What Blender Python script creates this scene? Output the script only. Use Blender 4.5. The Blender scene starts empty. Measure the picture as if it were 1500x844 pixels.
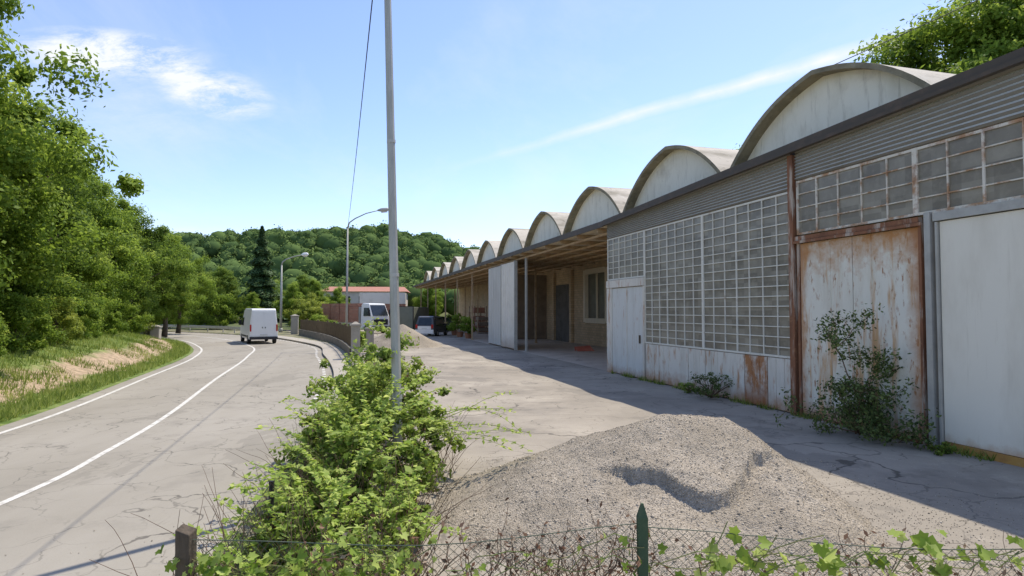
import bpy, bmesh, math, random
import numpy as np
from mathutils import Vector, Matrix, noise as mnoise
rng=np.random.default_rng(7); random.seed(7)
scene=bpy.context.scene; COL=scene.collection
scene.view_settings.view_transform='Standard'; scene.view_settings.look='None'; scene.view_settings.exposure=0

# ------------------------------------------------------------------ materials
def lk(nt,a,b): nt.links.new(a,b)
def val(nt,op,a,b=None,c=None,clamp=False):
    n=nt.nodes.new('ShaderNodeMath'); n.operation=op; n.use_clamp=clamp
    for i,x in enumerate((a,b,c)):
        if x is None: continue
        if isinstance(x,(int,float)): n.inputs[i].default_value=x
        else: lk(nt,x,n.inputs[i])
    return n.outputs[0]
def mapr(nt,x,lo,hi,t0=0.0,t1=1.0):
    n=nt.nodes.new('ShaderNodeMapRange'); n.clamp=True
    lk(nt,x,n.inputs[0]); n.inputs[1].default_value=lo; n.inputs[2].default_value=hi
    n.inputs[3].default_value=t0; n.inputs[4].default_value=t1
    return n.outputs[0]
def mix(nt,f,a,b,bt='MIX'):
    n=nt.nodes.new('ShaderNodeMix'); n.data_type='RGBA'; n.blend_type=bt
    if isinstance(f,(int,float)): n.inputs[0].default_value=f
    else: lk(nt,f,n.inputs[0])
    for i,x in ((6,a),(7,b)):
        if isinstance(x,(tuple,list)): n.inputs[i].default_value=(x[0],x[1],x[2],1)
        else: lk(nt,x,n.inputs[i])
    return n.outputs[2]
def noise(nt,co,scale,detail=5,rough=.6,stretch=None,dist=0):
    if stretch:
        mp=nt.nodes.new('ShaderNodeMapping'); mp.inputs['Scale'].default_value=stretch; lk(nt,co,mp.inputs[0]); co=mp.outputs[0]
    n=nt.nodes.new('ShaderNodeTexNoise'); n.inputs['Scale'].default_value=scale; n.inputs['Detail'].default_value=detail
    n.inputs['Roughness'].default_value=rough; n.inputs['Distortion'].default_value=dist
    lk(nt,co,n.inputs['Vector']); return n.outputs[0]
def base_mat(name,rough=.8,metal=0.0,spec=.3):
    m=bpy.data.materials.new(name); m.use_nodes=True; nt=m.node_tree
    b=nt.nodes['Principled BSDF']; b.inputs['Roughness'].default_value=rough; b.inputs['Metallic'].default_value=metal
    b.inputs['Specular IOR Level'].default_value=spec
    tc=nt.nodes.new('ShaderNodeTexCoord')
    return m,nt,b,tc.outputs['Object']
def bump(nt,b,h,strength,dist=.02):
    n=nt.nodes.new('ShaderNodeBump'); n.inputs['Strength'].default_value=strength; n.inputs['Distance'].default_value=dist
    lk(nt,h,n.inputs['Height']); lk(nt,n.outputs[0],b.inputs['Normal'])
def M(name,base,layers=(),rough=.8,metal=0.0,bmp=None,spec=.3):
    m,nt,b,co=base_mat(name,rough,metal,spec)
    c=base
    for L in layers:
        if L[0] in('z','x'):
            ax,col,z0,z1,st,ns,na=L
            sp=nt.nodes.new('ShaderNodeSeparateXYZ'); lk(nt,co,sp.inputs[0])
            n=noise(nt,co,ns,6,.65)
            zz=val(nt,'ADD',sp.outputs[2 if ax=='z' else 0],val(nt,'MULTIPLY',val(nt,'SUBTRACT',n,.5),na))
            f=val(nt,'MULTIPLY',mapr(nt,zz,z0,z1,1,0) if z0<z1 else mapr(nt,zz,z1,z0,0,1),st)
            c=mix(nt,f,c,col)
        elif L[0]=='crack':
            _,col,sc,w,st=L
            mp=nt.nodes.new('ShaderNodeVectorMath'); mp.operation='ADD'
            nn=nt.nodes.new('ShaderNodeTexNoise'); nn.inputs['Scale'].default_value=sc*1.7; nn.inputs['Detail'].default_value=5; lk(nt,co,nn.inputs['Vector'])
            vs=nt.nodes.new('ShaderNodeVectorMath'); vs.operation='SCALE'; vs.inputs['Scale'].default_value=.9/sc; lk(nt,nn.outputs['Color'],vs.inputs[0])
            lk(nt,co,mp.inputs[0]); lk(nt,vs.outputs[0],mp.inputs[1])
            v=nt.nodes.new('ShaderNodeTexVoronoi'); v.feature='DISTANCE_TO_EDGE'; v.inputs['Scale'].default_value=sc; lk(nt,mp.outputs[0],v.inputs['Vector'])
            f=mapr(nt,v.outputs['Distance'],w*.35*sc,w*sc,1,0)
            k=mapr(nt,noise(nt,co,sc*.8,2),.42,.58)
            c=mix(nt,val(nt,'MULTIPLY',val(nt,'MULTIPLY',f,k),st),c,col)
        else:
            col,sc,lo,hi,st=L[:5]; stc=L[5] if len(L)>5 else None
            f=val(nt,'MULTIPLY',mapr(nt,noise(nt,co,sc,7,.65,stc),lo,hi),st)
            c=mix(nt,f,c,col)
    if isinstance(c,(tuple,list)): b.inputs['Base Color'].default_value=(*c[:3],1)
    else: lk(nt,c,b.inputs['Base Color'])
    if bmp: bump(nt,b,noise(nt,co,bmp[0],6,.7),bmp[1],bmp[2] if len(bmp)>2 else .02)
    return m
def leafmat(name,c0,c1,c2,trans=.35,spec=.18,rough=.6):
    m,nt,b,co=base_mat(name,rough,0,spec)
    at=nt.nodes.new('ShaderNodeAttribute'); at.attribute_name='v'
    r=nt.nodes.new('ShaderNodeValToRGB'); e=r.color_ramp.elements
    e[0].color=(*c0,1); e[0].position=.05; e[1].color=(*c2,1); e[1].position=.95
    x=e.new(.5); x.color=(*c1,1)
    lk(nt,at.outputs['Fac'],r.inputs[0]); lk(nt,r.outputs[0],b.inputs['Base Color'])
    if trans<=0: return m
    t=nt.nodes.new('ShaderNodeBsdfTranslucent'); 
    hs=nt.nodes.new('ShaderNodeHueSaturation'); hs.inputs['Hue'].default_value=.485; hs.inputs['Value'].default_value=1.5; lk(nt,r.outputs[0],hs.inputs['Color']); lk(nt,hs.outputs[0],t.inputs[0])
    ms=nt.nodes.new('ShaderNodeMixShader'); ms.inputs[0].default_value=trans
    lk(nt,b.outputs[0],ms.inputs[1]); lk(nt,t.outputs[0],ms.inputs[2]); lk(nt,ms.outputs[0],nt.nodes['Material Output'].inputs[0])
    return m

ROAD=M('road_asphalt',(.295,.265,.215),[((.37,.335,.28),.35,.4,.65,.8,(1,.35,1)),((.22,.198,.162),.5,.585,.6,.45,(1,.3,1)),((.20,.18,.15),.9,.55,.72,.5),((.15,.135,.115),60,.55,.75,.5),((.44,.40,.34),45,.6,.75,.4),('crack',(.09,.08,.067),.45,.022,.8),('crack',(.11,.10,.083),1.3,.015,.5)],.9,bmp=(70,.35,.01))
YARD=M('yard_asphalt',(.295,.257,.208),[((.41,.36,.293),.22,.42,.62,.85),((.20,.178,.148),.3,.57,.585,.5),((.44,.385,.31),.45,.61,.625,.5),((.18,.16,.135),.5,.52,.66,.5),((.48,.425,.35),.8,.6,.75,.6),((.13,.115,.097),40,.55,.75,.5),((.49,.44,.37),50,.62,.78,.45),('crack',(.075,.066,.053),.3,.042,.8),('crack',(.10,.088,.073),.9,.018,.6)],.92,bmp=(55,.5,.012))
PAINT=M('road_paint',(.68,.65,.59),[((.33,.30,.25),6,.47,.66,.7),((.33,.30,.25),40,.54,.66,.65)],.7)
GROUND=M('ground_soil',(.10,.13,.045),[((.18,.15,.09),.3,.45,.65,.6),((.06,.09,.03),2,.5,.7,.5)],.95,bmp=(4,.5,.1))
VERGE=M('verge_soil',(.13,.14,.055),[((.34,.29,.21),.9,.40,.6,.95),((.09,.11,.04),4,.5,.7,.6)],.95,bmp=(12,.6,.04))
CONC=M('concrete',(.40,.36,.30),[((.24,.22,.18),1.5,.5,.7,.7),((.15,.14,.11),.9,.55,.75,.5,(3,3,.6))],.9,bmp=(20,.3))
FLOORC=M('bay_floor_concrete',(.52,.45,.37),[((.38,.32,.26),.8,.45,.65,.7),((.25,.21,.17),2.4,.56,.72,.5),('crack',(.15,.13,.11),.5,.03,.7)],.9,bmp=(20,.2))
CONCD=M('dark_stone',(.22,.195,.155),[((.11,.10,.08),3,.45,.65,.8),((.32,.29,.25),6,.55,.7,.5)],.95,bmp=(10,.6,.05))
def gravelmat():
    m,nt,b,co=base_mat('gravel',.95,0,.15)
    v=nt.nodes.new('ShaderNodeTexVoronoi'); v.inputs['Scale'].default_value=60; lk(nt,co,v.inputs['Vector'])
    sp=nt.nodes.new('ShaderNodeSeparateColor'); lk(nt,v.outputs['Color'],sp.inputs[0])
    c=mix(nt,sp.outputs[0],(.27,.228,.175),(.50,.43,.34))
    c=mix(nt,mapr(nt,noise(nt,co,1.2,4),.4,.65,0,.55),c,(.24,.203,.155))
    c=mix(nt,mapr(nt,noise(nt,co,2.5,5),.55,.7,0,.4),c,(.52,.45,.36))
    lk(nt,c,b.inputs['Base Color'])
    h=val(nt,'ADD',val(nt,'MULTIPLY',v.outputs['Distance'],-1.0),noise(nt,co,14,5))
    bump(nt,b,h,.7,.02); return m
GRAVEL=gravelmat()
def stonemat():
    m,nt,b,co=base_mat('gravel_stone',.9,0,.15)
    at=nt.nodes.new('ShaderNodeAttribute'); at.attribute_name='v'
    lk(nt,mix(nt,at.outputs['Fac'],(.21,.175,.13),(.58,.505,.405)),b.inputs['Base Color']); return m
STONE=stonemat()

SHELL=M('vault_concrete',(.54,.485,.40),[((.25,.22,.165),1.0,.46,.64,.8,(1,.35,1)),((.63,.58,.5),2.2,.55,.72,.6),((.13,.12,.085),3.5,.58,.72,.6)],.92,bmp=(12,.4,.03))
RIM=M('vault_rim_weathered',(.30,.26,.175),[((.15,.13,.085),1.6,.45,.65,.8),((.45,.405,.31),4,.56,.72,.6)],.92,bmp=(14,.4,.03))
GABLE=M('gable_plaster',(.90,.84,.70),[((.68,.62,.48),1.1,.48,.7,.7,(1,1,.5)),((.42,.365,.27),2.5,.56,.75,.8,(2.2,2.2,.3)),((.4,.34,.25),.7,.57,.76,.55)],.92,bmp=(8,.2,.02))
CORR=M('corrugated_metal',(.66,.63,.56),[((.5,.475,.42),1.2,.45,.68,.6,(1,1,3)),((.42,.29,.19),2.5,.6,.76,.4,(1,1,.4))],.6,.1)
CORRD=M('corrugated_rib_shade',(.27,.255,.225),[((.2,.19,.165),1.2,.45,.68,.6)],.7,.1)  # darker copy of CORR: shade painted on the down-facing rib faces
TRIM=M('dark_trim',(.10,.08,.06),[((.2,.13,.09),3,.5,.7,.5)],.6,.2)
PANEL=M('painted_panel',(.76,.71,.62),[((.57,.525,.445),1.2,.45,.7,.7,(2,2,.5)),((.47,.23,.10),3.2,.54,.67,.85,(2,2,.45)),('z',(.42,.19,.07),.0,.48,.85,3,.9)],.6)
RUSTP=M('rust_panel',(.64,.58,.5),[((.42,.18,.065),1.9,.40,.53,.95,(1.6,1.6,.8)),((.22,.09,.04),4,.5,.66,.7),('z',(.36,.14,.05),.1,.7,.85,3,.6)],.85)
RUST=M('rusty_steel',(.28,.125,.065),[((.16,.075,.045),3,.45,.65,.8,(2,2,.5)),((.44,.23,.12),6,.56,.7,.6),((.58,.51,.42),2.4,.52,.62,.75,(2,2,.3))],.85)
BEAM=M('canopy_beam_paint',(.50,.37,.23),[((.35,.2,.11),3,.45,.65,.8),((.62,.52,.36),6,.56,.7,.6)],.85)
RDOOR=M('rust_streaked_door',(.80,.76,.65),[((.63,.575,.46),1.2,.45,.68,.7,(2,2,.5)),((.60,.33,.13),1.7,.53,.64,.85,(2.5,2.5,.3)),((.38,.16,.055),5,.57,.67,.9,(2,2,.7)),('z',(.52,.25,.09),4.2,3.3,.95,4,2.2),('x',(.44,.19,.07),12.0,12.35,.85,3,.6),('x',(.46,.21,.09),15.12,14.9,.75,3,.5),('z',(.40,.18,.07),.05,.45,.85,3,.8)],.65)
WDOOR=M('cream_door',(.84,.785,.66),[((.70,.64,.52),.9,.48,.7,.6,(2,2,.6)),((.6,.54,.42),3,.58,.75,.45,(3,3,.2)),('z',(.5,.28,.12),.03,.28,.8,4,.4)],.6)
TRACK=M('orange_rust_track',(.50,.28,.08),[((.3,.13,.05),3,.48,.66,.8),((.6,.42,.18),6,.56,.7,.6)],.85)
GSTEEL=M('galvanised_steel',(.50,.485,.44),[((.35,.33,.3),3,.45,.7,.6)],.5,.2)
FRAME=M('window_frame_paint',(.78,.74,.64),[((.44,.30,.19),4,.58,.7,.65),((.6,.56,.47),2,.5,.7,.5)],.6)
FRAMER=M('rusty_window_frame_paint',(.74,.68,.57),[((.43,.23,.11),2.4,.47,.6,.9),((.28,.13,.07),6,.55,.68,.6)],.75)
BLUED=M('pale_grey_door',(.70,.695,.65),[((.55,.535,.48),1.5,.5,.7,.6,(2,2,.5)),((.44,.23,.11),4,.58,.72,.7,(2,2,.5)),('z',(.38,.19,.09),.02,.35,.7,4,.5)],.6)
def panemat(name='dusty_glass'):
    m,nt,b,co=base_mat(name,.32,0,.55)
    mp=nt.nodes.new('ShaderNodeMapping'); mp.inputs['Scale'].default_value=(1/.56,1,1/.25); lk(nt,co,mp.inputs[0])
    fl=nt.nodes.new('ShaderNodeVectorMath'); fl.operation='FLOOR'; lk(nt,mp.outputs[0],fl.inputs[0])
    w=nt.nodes.new('ShaderNodeTexWhiteNoise'); lk(nt,fl.outputs[0],w.inputs['Vector'])
    c=mix(nt,w.outputs['Value'],(.20,.175,.135),(.34,.305,.24))
    c=mix(nt,mapr(nt,noise(nt,co,1.0,5),.42,.65,0,.55),c,(.16,.14,.11))
    c=mix(nt,mapr(nt,noise(nt,co,5,4),.5,.7,0,.4),c,(.40,.36,.28))
    lk(nt,c,b.inputs['Base Color']); bump(nt,b,noise(nt,co,34,2),.25,.006); return m
PANE=panemat()
BAYG=M('brown_grey_glass',(.13,.115,.09),[((.22,.2,.16),1.5,.45,.65,.7)],.3,spec=.5)
def brickmat():
    m,nt,b,co=base_mat('beige_brick',.9,0,.2)
    mp=nt.nodes.new('ShaderNodeMapping'); mp.inputs['Rotation'].default_value=(math.pi/2,0,0); lk(nt,co,mp.inputs[0])
    br=nt.nodes.new('ShaderNodeTexBrick'); br.inputs['Scale'].default_value=1; br.inputs['Brick Width'].default_value=.4; br.inputs['Row Height'].default_value=.18
    br.inputs['Mortar Size'].default_value=.012; br.inputs['Color1'].default_value=(.68,.50,.31,1); br.inputs['Color2'].default_value=(.55,.40,.245,1); br.inputs['Mortar'].default_value=(.40,.32,.23,1)
    lk(nt,mp.outputs[0],br.inputs['Vector'])
    c=mix(nt,mapr(nt,noise(nt,co,1.1,5),.45,.7,0,.45),br.outputs['Color'],(.38,.29,.19))
    lk(nt,c,b.inputs['Base Color']); return m
BRICK=brickmat()
BROWN=M('brown_wall',(.30,.23,.17),[((.19,.145,.11),1.5,.45,.65,.7)],.9)
DCORR=M('dark_corrugated_door',(.19,.175,.155),[((.12,.105,.09),2,.45,.65,.7),((.3,.22,.15),3,.6,.72,.5)],.7)
UNDER=M('roof_underside',(.74,.64,.45),[((.48,.37,.23),1.5,.48,.68,.7),((.78,.71,.54),3,.55,.7,.5)],.85)
TANF=M('tan_window_frame',(.88,.76,.58),[((.72,.6,.44),3,.45,.68,.5)],.8)
BGLASS=M('vehicle_glass',(.02,.025,.03),[((.05,.06,.07),3,.5,.7,.5)],.12,spec=.6)
TYRE=M('tyre_rubber',(.03,.03,.03),[((.06,.055,.05),12,.5,.7,.5)],.85)
RIMM=M('wheel_rim_metal',(.35,.35,.36),[((.2,.2,.2),9,.5,.7,.5)],.4,.6)
WPAINT=M('white_vehicle_paint',(.86,.85,.82),[((.74,.73,.69),2,.5,.75,.4)],.35,spec=.5)
DPAINT=M('dark_vehicle_paint',(.09,.09,.095),[((.14,.135,.13),2,.5,.75,.4)],.35,spec=.5)
BPLAST=M('black_plastic',(.035,.035,.037),[((.07,.07,.07),9,.5,.7,.4)],.6)
REDL=M('red_lamp',(.5,.02,.015),[((.35,.01,.01),20,.5,.7,.5)],.3)
PLATE=M('number_plate',(.7,.7,.66),[((.6,.6,.58),9,.5,.7,.4)],.5)
GREYT=M('grey_tarp',(.20,.215,.17),[((.13,.145,.11),1.4,.45,.7,.6)],.7)
REDB=M('red_brown_load',(.42,.20,.13),[((.28,.14,.10),1.6,.45,.65,.7),((.56,.4,.3),3,.55,.7,.5)],.75)
WHITEW=M('white_wall',(.84,.79,.69),[((.63,.58,.49),1,.48,.7,.5),((.47,.38,.28),2.2,.6,.74,.5,(2,2,.4)),('z',(.48,.3,.18),.1,.9,.55,2,1.2)],.85)
PINKW=M('pinkish_wall',(.70,.61,.54),[((.55,.46,.4),1,.48,.7,.5)],.85)
GSHEET=M('grey_sheet',(.66,.64,.58),[((.5,.475,.42),1,.45,.7,.6,(2,2,.4))],.7)
ROOFT=M('terracotta_roof',(.44,.20,.14),[((.32,.16,.12),1.5,.45,.7,.7)],.85)
BARK=M('bark',(.13,.10,.07),[((.06,.05,.035),5,.45,.65,.8,(1,1,.3)),((.22,.19,.14),8,.56,.7,.5)],.95,bmp=(14,.8,.04))
TWIG=M('dry_stem',(.18,.11,.068),[((.08,.05,.035),9,.45,.65,.7)],.9)
GSTEM=M('green_stem',(.16,.2,.06),[((.24,.17,.09),5,.45,.65,.7)],.8)
WOOD=M('old_wood',(.11,.085,.06),[((.05,.04,.03),8,.45,.65,.8,(3,3,.4)),((.2,.17,.13),10,.55,.7,.5,(3,3,.3))],.95,bmp=(20,.6,.02))
GPOST=M('green_post_paint',(.05,.085,.045),[((.12,.14,.08),7,.5,.7,.6),((.18,.12,.08),9,.62,.72,.6)],.75)
GWIRE=M('green_wire',(.06,.085,.055),[((.13,.12,.10),20,.5,.65,.6)],.6)
BWIRE=M('black_cable',(.02,.02,.02),[((.04,.04,.04),5,.5,.7,.4)],.6)
POLEM=M('galvanised_pole',(.46,.45,.41),[((.31,.305,.27),1.6,.42,.62,.7,(3,3,.5)),((.6,.58,.53),5,.56,.7,.5,(2,2,.4))],.55,.2)
TERRA=M('terracotta_pot',(.40,.19,.11),[((.28,.13,.08),4,.45,.7,.6)],.85)
SIGNR=M('faded_red_board',(.50,.14,.09),[((.6,.32,.24),3,.5,.7,.6)],.7)

LTREE=leafmat('tree_leaves',(.065,.115,.013),(.175,.27,.033),(.37,.46,.09),.5)
LTREE2=leafmat('dark_tree_leaves',(.055,.10,.015),(.145,.23,.033),(.30,.39,.07),.47)
LHILL=leafmat('hazed_hill_leaves',(.065,.105,.038),(.125,.18,.055),(.20,.26,.08),.0,0.0,1.0)  # distance haze put into the colour: bluer, lower-contrast greens
LCON=leafmat('conifer_needles',(.028,.062,.024),(.058,.108,.038),(.10,.16,.055),.2)
LBUSH=leafmat('bush_leaves',(.04,.07,.013),(.16,.235,.038),(.42,.48,.13),.42)
LVINE=leafmat('vine_leaves',(.09,.155,.025),(.24,.35,.05),(.49,.57,.16),.44)
LSHRUB=leafmat('shrub_leaves',(.04,.065,.02),(.10,.145,.04),(.20,.25,.085),.3)
LYEL=leafmat('yellow_green_leaves',(.08,.12,.015),(.22,.28,.04),(.40,.44,.09),.4)
LGRASS=leafmat('grass_blades',(.08,.13,.02),(.22,.29,.055),(.45,.46,.16),.4)

# ------------------------------------------------------------------ builders
def reg(o,parent=None,label=None,cat=None,kind=None,group=None):
    COL.objects.link(o)
    if parent is not None: o.parent=parent
    if label: o['label']=label
    if cat: o['category']=cat
    if kind: o['kind']=kind
    if group: o['group']=group
    return o
def thing(name,label,cat,loc=(0,0,0),rz=0.0,group=None):
    o=bpy.data.objects.new(name,None); o.location=loc; o.rotation_euler=(0,0,rz); o.empty_display_size=.3
    return reg(o,None,label,cat,None,group)
def part(name,parent,label=None): return reg(bpy.data.objects.new(name,None),parent,label)
class MB:
    def __init__(s): s.v=[]; s.f=[]; s.m=[]
    def hexa(s,p,m=0):
        b=len(s.v); s.v+= [tuple(q) for q in p]
        for f in ((3,2,1,0),(4,5,6,7),(0,1,5,4),(1,2,6,5),(2,3,7,6),(3,0,4,7)): s.f.append([b+i for i in f]); s.m.append(m)
    def box(s,x0,x1,y0,y1,z0,z1,m=0):
        s.hexa([(x0,y0,z0),(x1,y0,z0),(x1,y1,z0),(x0,y1,z0),(x0,y0,z1),(x1,y0,z1),(x1,y1,z1),(x0,y1,z1)],m)
    def poly(s,pts,m=0):
        b=len(s.v); s.v+=[tuple(q) for q in pts]; s.f.append(list(range(b,b+len(pts)))); s.m.append(m)
    def grid(s,rows,m=0,alt=None):
        b=len(s.v); n=len(rows[0])
        for r in rows: s.v+=[tuple(q) for q in r]
        for i in range(len(rows)-1):
            for j in range(n-1):
                s.f.append([b+i*n+j,b+i*n+j+1,b+(i+1)*n+j+1,b+(i+1)*n+j]); s.m.append(m if alt is None or i%2 else alt)
    def tube(s,pts,rad,n=8,m=0,cap=True):
        pts=[Vector(p) for p in pts]
        if isinstance(rad,(int,float)): rad=[rad]*len(pts)
        b=len(s.v); ref=None
        for i,p in enumerate(pts):
            t=(pts[min(i+1,len(pts)-1)]-pts[max(i-1,0)]).normalized()
            if ref is None: ref=Vector((1,0,0)) if abs(t.x)<.8 else Vector((0,1,0))
            a=(ref-t*ref.dot(t)).normalized(); c=t.cross(a); ref=a
            for k in range(n):
                an=2*math.pi*k/n; q=p+(a*math.cos(an)+c*math.sin(an))*rad[i]; s.v.append(tuple(q))
        for i in range(len(pts)-1):
            for k in range(n):
                s.f.append([b+i*n+k,b+i*n+(k+1)%n,b+(i+1)*n+(k+1)%n,b+(i+1)*n+k]); s.m.append(m)
        if cap:
            s.f.append([b+k for k in range(n)][::-1]); s.m.append(m)
            e=b+(len(pts)-1)*n; s.f.append([e+k for k in range(n)]); s.m.append(m)
    def mesh(s,name,mats,smooth=False):
        me=bpy.data.meshes.new(name); me.from_pydata(s.v,[],s.f)
        for mt in (mats if isinstance(mats,(list,tuple)) else [mats]): me.materials.append(mt)
        me.polygons.foreach_set('material_index',s.m)
        if smooth: me.polygons.foreach_set('use_smooth',[True]*len(s.f))
        me.update(); return me
    def obj(s,name,mats,parent=None,label=None,cat=None,kind=None,group=None,smooth=False,bevel=0,loc=None,rz=None):
        o=bpy.data.objects.new(name,s.mesh(name,mats,smooth)); reg(o,parent,label,cat,kind,group)
        if bevel:
            mo=o.modifiers.new('bevel','BEVEL'); mo.width=bevel; mo.segments=2; mo.limit_method='ANGLE'
        if loc is not None: o.location=loc
        if rz is not None: o.rotation_euler=(0,0,rz)
        return o
def onebox(name,dims,mat,parent=None,bevel=0,**k):
    b=MB(); b.box(*dims); return b.obj(name,mat,parent,bevel=bevel,**k)

DIAM=(np.array([(1,0,0),(0,.5,.08),(-1,0,0),(0,-.5,.08)],float),[[0,1,2,3]])
lob=[(0,-.05),(.28,-.55),(.55,-.35),(.95,-.30),(.78,.1),(.95,.55),(.5,.55),(.35,.75),(0,1.25)]
def lobT():
    r=[(x,y,.22*abs(x)) for x,y in lob]; l=[(-x,y,.22*abs(x)) for x,y in lob[1:-1]]
    V=r+l; n=len(r); right=list(range(n)); left=[0]+[n+i for i in range(len(l))]+[n-1]
    return np.array(V,float)*np.array([.8,.8,1]),[right,left[::-1]]
LOBE=lobT()
OCT=(np.array([(1,0,0),(-.8,.2,0),(.1,.9,.1),(0,-1,0),(.1,0,.7),(0,.1,-.7)],float),[[0,2,4],[2,1,4],[1,3,4],[3,0,4],[2,0,5],[1,2,5],[3,1,5],[0,3,5]])
BLADE=(np.array([(-.06,0,0),(.06,0,0),(.12,0.05,1.0)],float),[[0,1,2]])
def scatter_mesh(name,T,P,N,S,V,mat,r=rng):
    tv,tf=T; n=len(P); k=len(tv)
    N=N/np.maximum(np.linalg.norm(N,axis=1,keepdims=True),1e-6)
    ref=r.normal(size=(n,3)); a=np.cross(N,ref); a/=np.maximum(np.linalg.norm(a,axis=1,keepdims=True),1e-6); b=np.cross(N,a)
    S=np.broadcast_to(np.asarray(S,float),(n,)) if np.ndim(S)==0 else S
    W=P[:,None,:]+S[:,None,None]*(tv[None,:,0:1]*a[:,None,:]+tv[None,:,1:2]*b[:,None,:]+tv[None,:,2:3]*N[:,None,:])
    me=bpy.data.meshes.new(name); me.vertices.add(n*k); me.vertices.foreach_set('co',W.reshape(-1))
    flat=np.concatenate([np.array(f) for f in tf]); ls=np.array([len(f) for f in tf])
    L=(np.arange(n)[:,None]*k+flat[None,:]).reshape(-1)
    tot=np.tile(ls,n); start=np.concatenate([[0],np.cumsum(tot)[:-1]])
    me.loops.add(len(L)); me.loops.foreach_set('vertex_index',L.astype(np.int32))
    me.polygons.add(len(tot)); me.polygons.foreach_set('loop_start',start.astype(np.int32))
    me.update(calc_edges=True); me.validate()
    at=me.attributes.new('v','FLOAT','FACE'); vv=np.repeat(V,len(tf)).astype(np.float32)
    if len(at.data)==len(vv): at.data.foreach_set('value',vv)
    me.materials.append(mat); me.update(); return me
def mobj(name,me,parent=None,**k):
    o=bpy.data.objects.new(name,me); return reg(o,parent,**k)

def clumps(centers,cr,per,r,flat=.7,vb=None,outw=1.0):
    K=len(centers); n=K*per
    c=np.repeat(centers,per,axis=0); crr=np.repeat(np.broadcast_to(cr,(K,)),per)
    d=r.normal(size=(n,3)); d/=np.linalg.norm(d,axis=1,keepdims=True)
    rad=r.uniform(.25,1.0,n)**.6*(1+.3*r.normal(size=n)*.6)
    P=c+d*(crr*rad)[:,None]*np.array([1,1,flat])
    N=d*outw+r.normal(size=(n,3))*.6+np.array([0,0,.4])
    cv=np.repeat(r.uniform(0,1,K) if vb is None else vb,per)
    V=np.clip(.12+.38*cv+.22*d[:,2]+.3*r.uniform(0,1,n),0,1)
    return P,N,V
def tree_mesh(seed,h,R,z0,K,per,ls,cr,mat,shape='round',lean=0):
    r=np.random.default_rng(seed)
    cs=[]
    while len(cs)<K:
        d=r.normal(size=3); d/=np.linalg.norm(d); q=r.uniform(.2,1)**.5
        zz=(d[2]*q+1)/2
        prof=(.62+.38*math.sin(math.pi*min(1,zz*1.15+.05))) if shape=='round' else 1
        ir=1+.32*math.sin(3*math.atan2(d[1],d[0])+seed)+.18*r.normal()
        cs.append((d[0]*q*R*prof*ir,d[1]*q*R*prof*ir,z0+(h-z0)*zz*(1+.05*r.normal())))
    cs=np.array(cs); cs[:,0]+=lean*cs[:,2]/h
    P,N,V=clumps(cs,cr*r.uniform(.4,1.3,K),per,r,.8,outw=.7)
    P[:,2]-=.25*cr*r.uniform(0,1,len(P))**2
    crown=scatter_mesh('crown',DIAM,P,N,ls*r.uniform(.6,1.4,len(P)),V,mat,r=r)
    b=MB(); tr=.022*h
    top=Vector((lean*.8,0,h*.8)); pts=[Vector((0,0,-.3))]+[top*t+Vector((math.sin(t*5+seed)*.12,math.cos(t*4+seed)*.12,0)) for t in (.1,.3,.5,.7,1)]
    b.tube(pts,[tr*1.35,tr,tr*.85,tr*.6,tr*.4,tr*.12],8)
    for i in r.choice(K,min(K,18),replace=False):
        c=Vector(cs[i]); t=min(.75,max(.15,c.z/h*.65)); s0=top*t
        mid=s0.lerp(c,.5)+Vector((0,0,.15*R)); b.tube([s0,mid,c],[tr*.4,tr*.22,tr*.06],5)
    return b.mesh('trunk',BARK,True),crown
def place_tree(ms,name,label,loc,s,rz,group=None,cat='tree',sz=None):
    t=thing(name,label,cat,loc,rz,group); t.scale=(s,s,sz or s)
    mobj('trunk',ms[0],t); mobj('crown',ms[1],t); return t

def catmull(pts,n):
    pts=[Vector((*p,0)) if len(p)==2 else Vector(p) for p in pts]; out=[]
    for i in range(len(pts)-1):
        p0=pts[max(i-1,0)];p1=pts[i];p2=pts[i+1];p3=pts[min(i+2,len(pts)-1)]
        for k in range(n):
            t=k/n; out.append(.5*((2*p1)+(p2-p0)*t+(2*p0-5*p1+4*p2-p3)*t*t+(3*p1-p0-3*p2+p3)*t**3))
    out.append(pts[-1]); return out

# ------------------------------------------------------------------ camera, light, sky
cam=bpy.data.cameras.new('camera'); co=bpy.data.objects.new('camera',cam); COL.objects.link(co)
co.location=(0,0,2.5); co.rotation_euler=(math.radians(92.1),0,0); cam.lens=21.6; cam.sensor_width=36; cam.clip_end=4000; cam.clip_start=.05
scene.camera=co
SV=Vector((.62,.78,0)).normalized(); EL=math.radians(60)
sd=Vector((SV.x*math.cos(EL),SV.y*math.cos(EL),math.sin(EL)))
sl=bpy.data.lights.new('sun','SUN'); sl.energy=5.0; sl.angle=math.radians(.53); sl.color=(1,.93,.80)
so=bpy.data.objects.new('sun',sl); COL.objects.link(so); so.location=(30,5,40); so.rotation_euler=sd.to_track_quat('Z','Y').to_euler()
w=bpy.data.worlds.new('World'); scene.world=w; w.use_nodes=True; nt=w.node_tree; bg=nt.nodes['Background']; bg.inputs[1].default_value=.15
sky=nt.nodes.new('ShaderNodeTexSky'); sky.sky_type='NISHITA'; sky.sun_disc=False; sky.sun_elevation=math.radians(60); sky.sun_rotation=math.atan2(SV.x,SV.y)
sky.air_density=1.0; sky.dust_density=.4; sky.ozone_density=2.0
tc=nt.nodes.new('ShaderNodeTexCoord'); g=tc.outputs['Generated']
sp=nt.nodes.new('ShaderNodeSeparateXYZ'); lk(nt,g,sp.inputs[0])
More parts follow.
